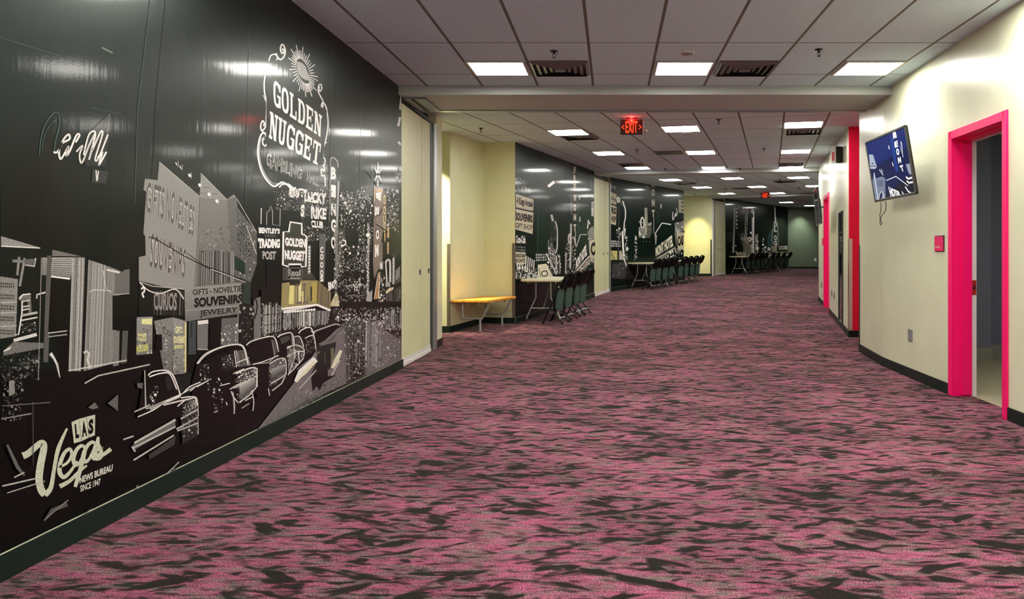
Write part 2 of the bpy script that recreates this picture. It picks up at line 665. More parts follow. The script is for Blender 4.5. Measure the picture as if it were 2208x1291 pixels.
wall('wall_right', (4.9, 18.95), (9.0, 27.5), 0.2, CREAM, left=False)
wall('wall_right', (9.0, 27.5), (14.0, 36.0), 0.2, CREAM, left=False)
wall('wall_right', (14.0, 36.0), (14.2, 41.2), 0.2, OLIVE, left=False)

# baseboards
skirting('baseboard_left', (XL + 0.010, -3.0), (XL + 0.010, 8.955))
skirting('baseboard_left', (XL, 10.71), (XL, 11.09))
skirting('baseboard_left', (-4.6, 12.5), NA)
skirting('baseboard_left', NA, NB)
skirting('baseboard_left', NB, NC)
skirting('baseboard_left', (NC[0] + 0.01, NC[1]), (ND[0] + 0.01, ND[1]))
skirting('baseboard_left', (NE[0] + 0.01, NE[1]), (NF[0] + 0.01, NF[1]))
skirting('baseboard_left', NH, NG)
skirting('baseboard_left', (NI[0] + 0.01, NI[1]), (NJ[0] + 0.01, NJ[1]))
skirting('baseboard_back', NJ, NK)
skirting('baseboard_right', R0, (R1[0] - 0.001, R1[1] - 0.055), left=False)
skirting('baseboard_right', (R2[0], R2[1] + 0.055), R3, left=False)
skirting('baseboard_right', R3, R4, left=False)
skirting('baseboard_right', R4, R5, left=False)
skirting('baseboard_right', RP1, RP0, left=True)
skirting('baseboard_right', RL, RD0, left=False)
skirting('baseboard_right', RD1, RM, left=False)


# beams with the folding partition track
def beam(name, a, b_, depth, drop, trk=True):
    d = Vector((b_[0] - a[0], b_[1] - a[1])).normalized()
    n = Vector((-d.y, d.x)) * depth
    k = MB()
    zb = lambda y: cz(y) - drop
    yy = [a, b_, (b_[0] + n.x, b_[1] + n.y), (a[0] + n.x, a[1] + n.y)]
    k.mi = 1
    k.prism(yy, zb, lambda y: cz(y) + 0.05)
    # rounded, paler leading lip
    e = Vector((-d.y, d.x)) * 0.03
    k.mi = 0
    k.prism([(a[0] - e.x, a[1] - e.y), (b_[0] - e.x, b_[1] - e.y), (b_[0] + e.x * .05, b_[1] + e.y * .05), (a[0] + e.x * .05, a[1] + e.y * .05)],
            lambda y: cz(y) - drop - 0.004, lambda y: cz(y) - 0.002)
    struct(k.build(name, [BEAMLIP, SOFFIT]))
    if trk:
        t0, t1 = n * 1.0, n * (1 + 0.10 / depth)
        k = MB()
        k.prism([(a[0] + t0.x, a[1] + t0.y), (b_[0] + t0.x, b_[1] + t0.y), (b_[0] + t1.x, b_[1] + t1.y), (a[0] + t1.x, a[1] + t1.y)],
                lambda y: cz(y) - drop - 0.012, lambda y: cz(y))
        struct(k.build('trim_' + name[-1], TRACK))


beam('trim_1', (XL, 8.855), (3.10, 8.855), 0.92, 0.095)
beam('trim_2', (-0.44, 19.80), (5.1, 18.70), 0.62, 0.09, False)
beam('trim_3', (3.7, 31.3), (10.5, 28.0), 0.6, 0.09, False)

# ------------------------------------------------------------------ murals (printed pictures, everything in the plane of the wall)
def cam_frame(x0, y0, sc): return lambda p: (x0 + p[0] / sc, y0 + p[1] / sc)


def smooth_pts(pts, n=6, closed=False):
    out = []
    N = len(pts)
    rngk = range(N if closed else N - 1)
    for k in rngk:
        p0 = pts[(k - 1) % N] if closed or k > 0 else pts[k]
        p1, p2 = pts[k], pts[(k + 1) % N]
        p3 = pts[(k + 2) % N] if closed or k + 2 < N else p2
        for i in range(n):
            t = i / n
            out.append(tuple(0.5 * ((2 * p1[j]) + (-p0[j] + p2[j]) * t + (2 * p0[j] - 5 * p1[j] + 4 * p2[j] - p3[j]) * t * t
                                    + (-p0[j] + 3 * p1[j] - 3 * p2[j] + p3[j]) * t ** 3) for j in range(len(p1))))
    if not closed: out.append(tuple(pts[-1]))
    return out


_glyphs = {}


def text_tris(s, bold=0.0):
    """Lettering of the built-in typeface as flat triangles in a unit box."""
    key = (s, bold)
    if key in _glyphs: return _glyphs[key]
    cu = bpy.data.curves.new('lettering', 'FONT')
    cu.body = s
    cu.fill_mode = 'FRONT'
    cu.offset = bold
    cu.resolution_u = 3
    ob = bpy.data.objects.new('lettering', cu)
    COL.objects.link(ob)
    bpy.context.view_layer.update()
    me = ob.evaluated_get(bpy.context.evaluated_depsgraph_get()).to_mesh()
    vs = [(v.co.x, v.co.y) for v in me.vertices]
    fs = [tuple(p.vertices) for p in me.polygons]
    ob.to_mesh_clear()
    bpy.data.objects.remove(ob)
    bpy.data.curves.remove(cu)
    x0, x1 = min(v[0] for v in vs), max(v[0] for v in vs)
    y0, y1 = min(v[1] for v in vs), max(v[1] for v in vs)
    vs = [((x - x0) / (x1 - x0), (y - y0) / max(y1 - y0, 1e-6)) for x, y in vs]
    _glyphs[key] = (vs, fs)
    return vs, fs


def ring(cx, cy, rx, ry, t, a0=0, a1=360, n=22, tx=None):
    tx = t if tx is None else tx
    q = []
    for k in range(n):
        A, B = math.radians(a0 + (a1 - a0) * k / n), math.radians(a0 + (a1 - a0) * (k + 1) / n)
        c = lambda a, kx, ky: (cx + (rx - kx) * math.copysign(abs(math.cos(a)) ** 0.75, math.cos(a)), cy + (ry - ky) * math.copysign(abs(math.sin(a)) ** 0.75, math.sin(a)))
        q.append([c(A, 0, 0), c(B, 0, 0), c(B, tx, t), c(A, tx, t)])
    return q


def rect(x0, y0, x1, y1): return [(x0, y0), (x1, y0), (x1, y1), (x0, y1)]


W_ = 0.26   # stem weight of the slab letters
S_ = 0.11   # slab thickness


def slab_letter(ch):
    P = []
    st = lambda x: P.append(rect(x, 0, x + W_, 1))
    def sl(x0, x1, top=True, bot=True):
        if top: P.append(rect(x0, 1 - S_, x1, 1))
        if bot: P.append(rect(x0, 0, x1, S_))
    if ch == 'O': P += ring(.5, .5, .5, .5, .14, tx=W_)
    elif ch == 'G':
        P += ring(.5, .5, .5, .5, .14, 38, 360, tx=W_)
        P[:] = [p for p in P if not (p[0][0] > .62 and .52 < p[0][1] < .78)]
        P.append(rect(.52, .40, 1.0, .50)); P.append(rect(.74, .05, 1.0, .46)); P.append(rect(.80, .66, 1.0, .95))
    elif ch == 'C':
        P += ring(.5, .5, .5, .5, .14, 42, 318, tx=W_)
        P.append(rect(.80, .62, 1.0, .95)); P.append(rect(.82, .1, 1.0, .3))
    elif ch == 'L':
        st(.12); sl(0, .52); P.append(rect(.4, 0, .95, .13)); P.append(rect(.80, 0, .95, .38))
    elif ch == 'D':
        st(.1); sl(0, .5); P += ring(.42, .5, .58, .5, .13, -90, 90, tx=W_)
    elif ch == 'E':
        st(.1); sl(0, .5); P.append(rect(.3, .87, .95, 1)); P.append(rect(.3, 0, .95, .13)); P.append(rect(.3, .45, .7, .56))
        P.append(rect(.80, .68, .95, 1)); P.append(rect(.80, 0, .95, .32)); P.append(rect(.62, .36, .72, .65))
    elif ch == 'N':
        P.append(rect(.08, 0, .26, 1)); P.append(rect(.74, 0, .92, 1)); P.append([(.06, 1), (.36, 1), (.94, 0), (.64, 0)])
        P.append(rect(-.04, 0, .40, S_)); P.append(rect(-.04, 1 - S_, .34, 1)); P.append(rect(.6, 1 - S_, 1.04, 1))
    elif ch == 'U':
        P.append(rect(.1, .3, .1 + W_, 1)); P.append(rect(.68, .3, .88, 1)); P += ring(.49, .3, .39, .3, .13, 180, 360, tx=W_)
        P.append(rect(-.02, 1 - S_, .46, 1)); P.append(rect(.56, 1 - S_, 1.0, 1))
    elif ch == 'T':
        P.append(rect(.37, 0, .63, 1)); P.append(rect(.02, .87, .98, 1)); P.append(rect(.02, .62, .14, 1)); P.append(rect(.86, .62, .98, 1)); P.append(rect(.2, 0, .8, S_))
    return P


class Mural:
    def __init__(self, p0, d):
        self.p0, self.d = Vector(p0), Vector(d).normalized()
        self.n = Vector((self.d.y, -self.d.x, 0))   # towards the corridor
        self.v, self.f, self.c = [], [], []
        self.h = 0.0006

    def up(self, k=1): self.h += 0.00003 * k

    def step(self): self.h += 0.000010      # every printed shape lies on its own film

    def base(self, k=1): self.h = 0.0006 + 0.0004 * k

    umax = 1e9
    gain = 1.17

    def P(self, p):
        q = unproject(min(p[0], self.umax), p[1], self.p0, self.d)
        return q + self.n * self.h

    def tone(self, t):
        if isinstance(t, (int, float)):
            if t > 45: t = min(252, t * self.gain)
            g = (t / 255.0) ** 2.2
            return (g, g * 0.985, g * 0.96, 1)
        return tuple((x / 255.0) ** 2.2 for x in t) + (1,)

    def raw(self, pts, t):
        i = len(self.v)
        self.v += [self.P(p) for p in pts]
        self.f.append(tuple(range(i, i + len(pts))))
        self.c.append(self.tone(t))

    def poly(self, pts, t, fr=None):
        if fr: pts = [fr(p) for p in pts]
        self.step()
        if len(pts) <= 4:
            self.raw(pts, t)
            return
        tr = tessellate_polygon([[Vector((p[0], p[1], 0)) for p in pts]])
        for q in tr: self.raw([pts[k] for k in q], t)

    def line(self, pts, wd, t, fr=None, closed=False, smooth=0):
        if fr: pts = [tuple(fr(p)) for p in pts]
        if smooth: pts = smooth_pts(pts, smooth, closed)
        self.step()
        n = len(pts)
        ws = wd if isinstance(wd, (list, tuple)) else None
        off = []
        for k in range(n):
            a = pts[(k - 1) % n] if (closed or k > 0) else pts[k]
            b = pts[(k + 1) % n] if (closed or k < n - 1) else pts[k]
            dx, dy = b[0] - a[0], b[1] - a[1]
            l = math.hypot(dx, dy) or 1
            if ws:
                x = k / max(n - 1, 1) * (len(ws) - 1)
                j = min(int(x), len(ws) - 2)
                ww = ws[j] + (ws[j + 1] - ws[j]) * (x - j)
            else: ww = wd
            off.append((-dy / l * ww / 2, dx / l * ww / 2))
        for k in range(n if closed else n - 1):
            k2 = (k + 1) % n
            p, q, o, r = pts[k], pts[k2], off[k], off[k2]
            self.raw([(p[0] + o[0], p[1] + o[1]), (q[0] + r[0], q[1] + r[1]), (q[0] - r[0], q[1] - r[1]), (p[0] - o[0], p[1] - o[1])], t)

    @staticmethod
    def bil(quad, x, y):
        """quad TL,TR,BR,BL; x to the right, y up in 0..1"""
        tl, tr, br, bl = quad
        ax, ay = tl[0] + (tr[0] - tl[0]) * x, tl[1] + (tr[1] - tl[1]) * x
        bx, by = bl[0] + (br[0] - bl[0]) * x, bl[1] + (br[1] - bl[1]) * x
        return (bx + (ax - bx) * y, by + (ay - by) * y)

    def text(self, s, quad, t, fr=None, bold=0.0):
        if fr: quad = [fr(p) for p in quad]
        self.step()
        vs, fs = text_tris(s, bold)
        i = len(self.v)
        self.v += [self.P(self.bil(quad, x, y)) for x, y in vs]
        for f in fs:
            self.f.append(tuple(i + k for k in f))
            self.c.append(self.tone(t))

    def slabtext(self, s, quad, t, fr=None, gap=0.14):
        if fr: quad = [fr(p) for p in quad]
        n = len(s)
        wl = 1.0 / (n + gap * (n - 1))
        for k, ch in enumerate(s):
            x0 = k * wl * (1 + gap)
            h0 = self.h
            for p in slab_letter(ch):
                self.h += 0.000006
                self.raw([self.bil(quad, x0 + x * wl, y) for x, y in p], t)
            self.h = h0
        self.h += 0.0002

    def vtext(self, s, x, ys, wd, ht, t, fr=None, bold=0.03, skew=0.0):
        for ch, y in zip(s, ys):
            self.text(ch, [(x - wd / 2, y - ht / 2 - skew), (x + wd / 2, y - ht / 2 + skew), (x + wd / 2, y + ht / 2 + skew), (x - wd / 2, y + ht / 2 - skew)], t, fr, bold)

    def sparks(self, quad, n, size, t, fr=None, seed=0, jit=60):
        """Scattered glints, each inside its own cell so that none overlap."""
        if fr: quad = [fr(p) for p in quad]
        r = random.Random(seed)
        self.step()
        g, cell = {}, size * 2.2
        for _ in range(int(n * 1.25)):
            x, y = self.bil(quad, r.random(), r.random())
            k = r.random()
            b = size / 2.6 * (0.45 + 2.0 * k * k * k + 0.5 * r.random())
            a = b * r.uniform(0.45, 1.0)
            key = (int(x // cell), int(y // cell))
            if any(abs(x - q[0]) + abs(y - q[1]) < b + q[2] for dx in (-1, 0, 1) for dy in (-1, 0, 1) for q in g.get((key[0] + dx, key[1] + dy), ())): continue
            g.setdefault(key, []).append((x, y, b))
            an = r.uniform(-0.7, 0.7)
            ca, sa = math.cos(an), math.sin(an)
            tt = max(20, min(250, t + r.uniform(-jit, jit)))
            self.raw([(x - a * ca, y - a * sa), (x + b * sa, y - b * ca), (x + a * ca, y + a * sa), (x - b * sa, y + b * ca)], tt)

    def stripes(self, quad, n, lo, hi, fr=None, seed=0, cover=0.6, ends=0.0):
        if fr: quad = [fr(p) for p in quad]
        r = random.Random(seed)
        self.step()
        for k in range(n):
            ww = min(0.96, cover * r.uniform(0.4, 1.8))
            o = r.uniform(0, 1 - ww)
            x, x1 = (k + o) / n, (k + o + ww) / n
            y0, y1 = r.random() * ends, 1 - r.random() * ends
            t = r.uniform(lo, hi)
            self.raw([self.bil(quad, x, y0), self.bil(quad, x1, y0), self.bil(quad, x1, y1), self.bil(quad, x, y1)], t)

    def windows(self, quad, nx, ny, t, fr=None, fx=0.5, fy=0.6, seed=0, jit=30):
        if fr: quad = [fr(p) for p in quad]
        r = random.Random(seed)
        self.step()
        for i in range(nx):
            for j in range(ny):
                x0, y0 = (i + (1 - fx) / 2) / nx, (j + (1 - fy) / 2) / ny
                x1, y1 = x0 + fx / nx, y0 + fy / ny
                self.raw([self.bil(quad, *q) for q in ((x0, y0), (x1, y0), (x1, y1), (x0, y1))], max(3, t + r.uniform(-jit, jit)))

    def grade(self, pts, t0, t1, fr=None, n=8, vertical=True):
        """A printed tonal ramp over a quad TL,TR,BR,BL."""
        q = [fr(p) for p in pts] if fr else pts
        self.step()
        for k in range(n):
            a, b = k / n, (k + 1) / n
            t = t0 + (t1 - t0) * (k + .5) / n
            if vertical: self.raw([self.bil(q, 0, 1 - a), self.bil(q, 1, 1 - a), self.bil(q, 1, 1 - b), self.bil(q, 0, 1 - b)], t)
            else: self.raw([self.bil(q, a, 1), self.bil(q, b, 1), self.bil(q, b, 0), self.bil(q, a, 0)], t)

    def build(self, name, label, p0, p1, ground=8, parent=None, mat_=None, body=True, z0=None, z1=None):
        """Backing sheet from p0 to p1 in the wall plane plus every printed shape."""
        if body:
            z0 = z0 or (lambda y: rise(y) + 0.101)
            z1 = z1 or (lambda y: cz(y) - 0.003)
            n = self.n * 0.0005
            q = [(p0[0], p0[1], z0(p0[1])), (p1[0], p1[1], z0(p1[1])), (p1[0], p1[1], z1(p1[1])), (p0[0], p0[1], z1(p0[1]))]
            i = len(self.v)
            self.v += [Vector(x) + n for x in q] + [Vector(x) - self.n * 0.0 for x in q]
            self.f += [(i, i + 1, i + 2, i + 3), (i + 7, i + 6, i + 5, i + 4)] + [(i + a, i + 4 + a, i + 4 + (a + 1) % 4, i + (a + 1) % 4) for a in range(4)]
            self.c += [self.tone(ground)] * 6
        me = bpy.data.meshes.new(name)
        me.from_pydata([tuple(v) for v in self.v], [], self.f)
        ca = me.color_attributes.new('tone', 'FLOAT_COLOR', 'CORNER')
        li = 0
        buf = []
        for f, c in zip(self.f, self.c):
            for _ in f: buf += c
        ca.data.foreach_set('color', buf)
        me.materials.append(mat_ or PRINT)
        me.update()
        # all faces look into the corridor
        bm = bmesh.new()
        bm.from_mesh(me)
        nn = self.n
        for f in bm.faces:
            f.normal_update()
            if f.normal.dot(nn) < -0.2: f.normal_flip()
        bm.to_mesh(me)
        bm.free()
        o = bpy.data.objects.new(name, me)
        COL.objects.link(o)
        if parent: o.parent = parent
        return o


def street_mural():
    M = Mural((XL, 0, 0), (0, 1, 0))
    M.umax = 864.5
    ZA, ZB, ZC = cam_frame(0, 0, 2.934), cam_frame(0, 400, 3.2273), cam_frame(0, 780, 2.6896)
    ZD, ZE, ZF = cam_frame(500, 60, 3.5868), cam_frame(280, 330, 4.0344), cam_frame(500, 380, 4.0342)
    ZG, ZH, ZI = cam_frame(240, 560, 3.797), cam_frame(500, 600, 3.797), cam_frame(590, 380, 9.221)
    ZJ, ZK, ZL, ZM = cam_frame(720, 340, 8.067), cam_frame(720, 490, 8.067), cam_frame(0, 480, 3.8), cam_frame(500, 560, 8.07)
    # night sky a little lighter over the street
    M.up()
    # ---- far left: dark canopy, shop front, blinds, posts
    M.poly([(0, 510), (90, 525), (310, 575), (310, 940), (0, 1060)], 7)
    M.poly([(0, 480), (120, 480), (120, 800), (0, 800)], (10, 22, 19))
    M.up()
    M.poly([(8, 110), (330, 205), (325, 212), (8, 195)], 118, ZL)
    M.line([(8, 192), (328, 208)], 2.2, 190, ZL)
    M.poly([(430, 210), (605, 265), (605, 272), (425, 270)], 84, ZL)
    M.line([(0, 118), (380, 250)], 1.2, 60, ZB)
    M.poly([(370, 430), (590, 485), (590, 493), (365, 490)], 95, ZB)
    M.up()
    # notice board at the very edge
    M.poly([(0, 440), (145, 462), (128, 930), (0, 950)], 112, ZL)
    M.up()
    for y, k in ((510, 7), (605, 9), (692, 5), (785, 9), (895, 12)):
        M.windows([(2, y - 26), (118, y - 16), (116, y + 26), (2, y + 24)], k, 2, 38, ZL, 0.62, 0.66, k, 22)
    for y in (655, 740, 850): M.line([(0, y), (135, y - 6)], 2, 150, ZL)
    # chairs and counter in the shop window
    M.line([(155, 280), (140, 430)], 5.5, 110, ZL)
    M.line([(200, 290), (160, 520)], 5, 120, ZL)
    M.line([(100, 312), (290, 325)], 6, 105, ZL)
    M.line([(205, 345), (280, 358), (290, 290)], 3, 165, ZL)
    M.poly([(200, 300), (285, 295), (280, 352), (200, 342)], 80, ZL)
    M.poly([(150, 610), (180, 585), (250, 580), (258, 745), (235, 745), (222, 625), (160, 640)], 95, ZL)
    M.line([(155, 625), (185, 590), (248, 582)], 2.5, 205, ZL)
    M.line([(180, 640), (178, 740), (150, 915), (120, 918)], 3, 190, ZL)
    for y in (645, 690, 715): M.line([(180, y), (240, y - 10)], 3, 170, ZL)
    M.line([(175, 760), (305, 735)], 5, 150, ZL)
    M.line([(175, 800), (305, 775)], 3, 190, ZL)
    M.sparks([(165, 830), (300, 815), (300, 890), (160, 900)], 60, 3, 130, ZL, 3)
    M.line([(110, 965), (300, 915)], 7, 175, ZL)
    M.poly([(110, 975), (355, 985), (355, 1025), (25, 1090), (25, 1050)], 92, ZL)
    M.poly([(25, 1050), (95, 1010), (75, 1040), (30, 1055)], 190, ZL)
    M.sparks([(0, 1090), (330, 1060), (330, 1280), (0, 1290)], 120, 6, 70, ZL, 5, 40)
    M.sparks([(160, 1120), (330, 1090), (330, 1180), (160, 1200)], 60, 4, 120, ZL, 6)
    M.line([(300, 620), (300, 590), (370, 570)], 3.4, 175, ZL)
    M.up()
    # posts and blinds
    M.line([(338, 285), (312, 1290)], 1.5, 130, ZL)
    M.grade([(345, 285), (385, 285), (378, 430), (340, 430)], 120, 100, ZL)
    M.grade([(425, 285), (605, 285), (575, 460), (412, 440)], 150, 120, ZL)
    M.up()
    for k in range(9): M.line([(428 - k, 300 + k * 17), (600 - k * 3, 300 + k * 18)], 1.5, 60, ZL)
    M.line([(415, 440), (570, 460)], 3.2, 205, ZL)
    M.poly([(385, 270), (420, 270), (412, 640), (392, 1145), (352, 1140), (368, 640)], 74, ZL)
    M.poly([(415, 452), (568, 470), (548, 880), (392, 895)], 3, ZL)
    M.line([(390, 905), (548, 885)], 2.5, 150, ZL)
    M.line([(390, 935), (548, 915)], 2.5, 140, ZL)
    M.line([(410, 1070), (440, 1110), (465, 1160), (488, 1268)], [8, 5, 5, 2], 175, ZL)
    M.up()
    # curtain of vertical folds
    M.grade([(500, 500), (590, 500), (565, 1290), (475, 1290)], 128, 105, ZB, vertical=False)
    M.grade([(612, 515), (850, 595), (780, 1240), (580, 1290)], 130, 108, ZB, vertical=False)
    M.up()
    M.stripes([(500, 500), (590, 500), (565, 1290), (475, 1290)], 14, 60, 170, ZB, 2, 0.5)
    M.stripes([(612, 515), (790, 570), (765, 1240), (580, 1290)], 24, 70, 165, ZB, 4, 0.5)
    M.poly([(795, 600), (900, 580), (900, 750), (795, 755)], 88, ZB)
    M.line([(740, 585), (830, 605)], 4, 190, ZB)
    M.line([(620, 740), (650, 725), (760, 730), (770, 745)], 2, 175, ZB)
    M.line([(715, 590), (735, 720)], 2, 165, ZB)
    M.poly([(590, 500), (608, 505), (580, 1290), (562, 1290)], 6, ZB)
    M.up()
    M.poly([(780, 765), (950, 755), (950, 1005), (780, 1005)], 4, ZB)
    M.line([(790, 760), (900, 750)], 1.5, 160, ZB)
    M.poly([(785, 1010), (830, 1010), (825, 1250), (785, 1260)], 100, ZB)
    M.poly([(850, 1010), (890, 1010), (880, 1230), (840, 1240)], 72, ZB)
    M.line([(475, 1288), (880, 1215)], 3.0, 165, ZB)
    M.line([(580, 1165), (600, 1150), (618, 1170), (605, 1210), (625, 1270)], 5, 170, ZB)
    M.up()
    M.poly([(905, 495), (960, 495), (945, 1230), (885, 1250)], 3, ZB)
    # canopy shadow mass
    M.poly([(0, 345), (0, 0), (960, 0), (1000, 470), (1015, 490), (960, 495), (850, 600), (600, 500), (300, 430)], (5, 11, 9), ZB)
    # ---- large gift shop wall
    M.up()
    big = [(130, 222), (238, 236), (252, 75), (605, 380), (615, 175), (840, 402), (905, 358), (930, 400), (930, 470), (1010, 580), (1100, 690),
           (1110, 940), (1050, 1120), (470, 1190), (330, 1170), (75, 1110), (75, 905), (135, 890), (130, 720), (115, 700), (140, 335), (115, 320)]
    M.poly(big, 122, ZE)
    M.up()
    M.grade([(605, 385), (840, 410), (900, 1130), (570, 1180)], 108, 92, ZE)
    M.grade([(840, 405), (925, 380), (1000, 1120), (900, 1130)], 92, 80, ZE)
    M.poly([(925, 470), (1010, 585), (1100, 695), (1110, 940), (1050, 1120), (930, 1130)], 78, ZE)
    M.up()
    M.stripes([(600, 840), (900, 860), (900, 1120), (590, 1160)], 34, 30, 140, ZE, 8, 0.55)
    M.sparks([(620, 640), (900, 640), (900, 860), (610, 860)], 160, 4, 95, ZE, 9, 50)
    M.windows([(935, 560), (1090, 730), (1090, 930), (930, 850)], 7, 7, 45, ZE, seed=2)
    M.sparks([(930, 480), (1095, 700), (1095, 1100), (930, 1100)], 170, 4, 110, ZE, 10, 60)
    M.poly([(910, 890), (1000, 950), (1000, 1060), (910, 1010)], (32, 52, 44), ZE)
    for a, b in (((252, 75), (605, 378)), ((615, 175), (838, 400)), ((930, 400), (1100, 690))): M.line([a, b], 1.6, 150, ZE)
    M.line([(606, 380), (560, 1170)], 1.2, 70, ZE)
    M.line([(1015, 640), (1100, 880)], 1.5, 170, ZE)
    M.line([(500, 290), (690, 300)], 1, 60, ZE); M.line([(560, 345), (760, 355)], 1, 60, ZE)
    # rooftop floodlights
    for x, y in ((395, 80), (430, 110), (510, 180), (598, 265), (680, 345), (748, 405)):
        M.line([(x, y), (x + 12, y + 26)], 5 if x > 450 else 2, 225, ZE)
        M.line([(x + 22, y - 10), (x + 22, y + 40)], 1.4, 160, ZE)
    M.up()
    # raised letters on the wall
    def outlined(s, quad, fr):
        M.text(s, quad, 168, fr, 0.045)
        M.up()
        M.text(s, quad, 76, fr, 0.012)
        M.up()
    outlined('GIFTS', [(145, 245), (300, 300), (285, 580), (138, 510)], ZE)
    outlined('NOVELTIES', [(325, 300), (560, 465), (548, 725), (310, 590)], ZE)
    outlined('SOUVENIRS', [(185, 695), (487, 840), (472, 1085), (170, 990)], ZE)
    M.line([(160, 730), (200, 735), (480, 900), (760, 1040), (1030, 1120)], 2.2, 14, ZE)
    M.line([(495, 870), (640, 975), (1000, 1105)], 1.5, 20, ZE)
    M.line([(700, 1010), (1000, 1120)], 1, 180, ZE)
    # dark awning below with letters and bunting
    M.up()
    M.poly([(225, 175), (470, 230), (600, 235), (600, 465), (220, 455)], (14, 22, 20), ZG)
    M.up()
    M.stripes([(330, 250), (595, 260), (590, 455), (330, 450)], 20, 30, 80, ZG, 12, 0.5)
    M.up()
    M.text('CURIOS', [(345, 262), (535, 270), (530, 415), (345, 412)], 120, ZG, 0.03)
    M.line([(230, 185), (300, 250), (400, 275), (520, 240), (590, 320)], 2.4, 185, ZG, smooth=4)
    M.line([(240, 240), (262, 225), (266, 260), (250, 275), (262, 310)], 3.4, 200, ZG, smooth=4)
    M.line([(225, 180), (330, 215), (600, 240)], 2, 150, ZG)
    # shop windows under the awning
    M.grade([(205, 470), (335, 465), (330, 770), (200, 780)], 125, 96, ZG)
    M.grade([(345, 500), (500, 470), (495, 940), (430, 930)], 110, 90, ZG)
    M.grade([(500, 470), (605, 500), (600, 930), (500, 940)], 122, 108, ZG)
    M.up()
    M.sparks([(345, 520), (600, 500), (600, 930), (430, 930)], 260, 4.5, 105, ZG, 14, 80)
    M.sparks([(205, 560), (330, 540), (330, 760), (205, 770)], 90, 4, 115, ZG, 15, 70)
    M.poly([(245, 485), (330, 480), (330, 530), (245, 525)], (225, 225, 165), ZG)
    M.text('TOYS', [(215, 605), (282, 600), (280, 665), (212, 668)], (225, 222, 150), ZG, 0.04)
    M.text('MOCCASINS', [(205, 700), (300, 685), (298, 745), (200, 760)], (205, 205, 110), ZG, 0.04)
    M.text('GIFTS', [(520, 545), (580, 550), (578, 600), (518, 600)], (230, 225, 175), ZG, 0.04)
    M.text('SOUVENIRS', [(505, 625), (598, 625), (595, 685), (503, 680)], (230, 225, 165), ZG, 0.04)
    M.text('JEWELRY', [(510, 700), (592, 695), (590, 735), (510, 735)], (215, 212, 140), ZG, 0.04)
    M.line([(606, 510), (603, 920)], 3.5, (215, 205, 150), ZG)
    M.text('CO.', [(415, 535), (500, 600), (500, 640), (420, 600)], 60, ZG, 0.03)
    M.up()
    M.poly([(365, 610), (410, 610), (415, 740), (350, 740)], 5, ZG)
    M.poly([(520, 960), (650, 920), (640, 1090), (540, 1100)], (28, 34, 32), ZG)
    M.text('1805', [(560, 975), (608, 965), (608, 1000), (560, 1008)], 8, ZG, 0.03)
    M.up()
    # shop front right of it
    M.poly([(630, 500), (690, 500), (690, 770), (625, 780)], (62, 72, 72), ZG)
    M.poly([(698, 500), (790, 490), (785, 735), (700, 740)], 96, ZG)
    M.poly([(900, 480), (1030, 470), (1030, 690), (890, 700)], 84, ZG)
    M.poly([(800, 490), (895, 480), (890, 730), (800, 735)], 5, ZG)
    M.poly([(1030, 440), (1190, 420), (1200, 690), (1030, 700)], 12, ZG)
    M.up()
    M.sparks([(900, 540), (1030, 530), (1030, 690), (895, 700)], 120, 4.5, 130, ZG, 16, 80)
    M.line([(705, 515), (790, 505)], 8, 190, ZG)
    M.line([(700, 730), (790, 735)], 2, 150, ZG)
    for x in (1035, 1100, 1165): M.line([(x, 440), (x - 4, 690)], 2, 120, ZG)
    M.sparks([(1100, 480), (1200, 470), (1210, 690), (1100, 690)], 70, 5, 120, ZG, 17)
    M.line([(655, 510), (652, 640)], 2, 25, ZG)
    # hanging banner
    M.up()
    M.grade([(595, 228), (1060, 190), (1060, 440), (600, 505)], 122, 96, ZG)
    M.poly([(1060, 190), (1138, 183), (1135, 436), (1060, 442)], (48, 58, 54), ZG)
    M.up()
    M.text('GIFTS - NOVELTIES', [(662, 243), (1086, 208), (1086, 256), (662, 290)], 12, ZG, 0.02)
    M.text('SOUVENIRS', [(675, 312), (1072, 280), (1072, 352), (675, 392)], 12, ZG, 0.05)
    M.text('JEWELRY', [(718, 415), (1030, 385), (1026, 440), (722, 476)], 16, ZG, 0.02)
    M.line([(600, 415), (1060, 375)], 1.2, 145, ZG)
    M.line([(1040, 430), (1060, 385), (1080, 440)], 1.5, 160, ZG)

    # ---- tall casino sign: sky panel, frame, lettering
    M.base(0)
    fl = 3.0
    T1, T2 = 214, 225
    def frame(pts, w=2.6, t=T1): M.line(pts, w, t, ZD, smooth=6)
    frame([(285, 255), (300, 215), (330, 205), (352, 225), (345, 250)])
    frame([(340, 195), (352, 225), (375, 245), (400, 225), (412, 185), (402, 140), (385, 130), (375, 160), (385, 195), (400, 190), (396, 165), (388, 170)], 3.2)
    frame([(262, 350), (250, 420), (252, 500), (268, 580), (266, 680), (260, 760), (232, 795), (222, 760), (235, 720), (250, 735), (245, 760)], 3.0)
    M.line([(240, 520), (258, 555), (250, 545), (272, 590)], 1.5, 190, ZD)
    frame([(225, 790), (262, 830), (270, 880), (258, 912), (238, 895), (240, 860), (252, 862)], 2.8)
    frame([(262, 815), (230, 820), (208, 880), (200, 960), (212, 1050), (240, 1130), (285, 1195), (330, 1225), (385, 1195), (430, 1215), (455, 1250), (462, 1290)], 3.6, 228)
    frame([(255, 840), (222, 870), (212, 960), (222, 1040), (250, 1120), (295, 1185), (335, 1208)], 1.4, 170)
    frame([(672, 440), (690, 440), (694, 470), (682, 490), (672, 475), (676, 455)], 2.6)
    frame([(672, 440), (668, 490), (690, 540), (705, 570), (700, 620), (692, 600), (705, 575), (730, 620), (743, 720), (738, 800), (722, 880), (708, 930), (706, 1000)], 2.6)
    M.line([(705, 900), (735, 885)], 2, 200, ZD)
    frame([(706, 1000), (720, 1020), (715, 1060), (698, 1050), (705, 1030)], 2.6)
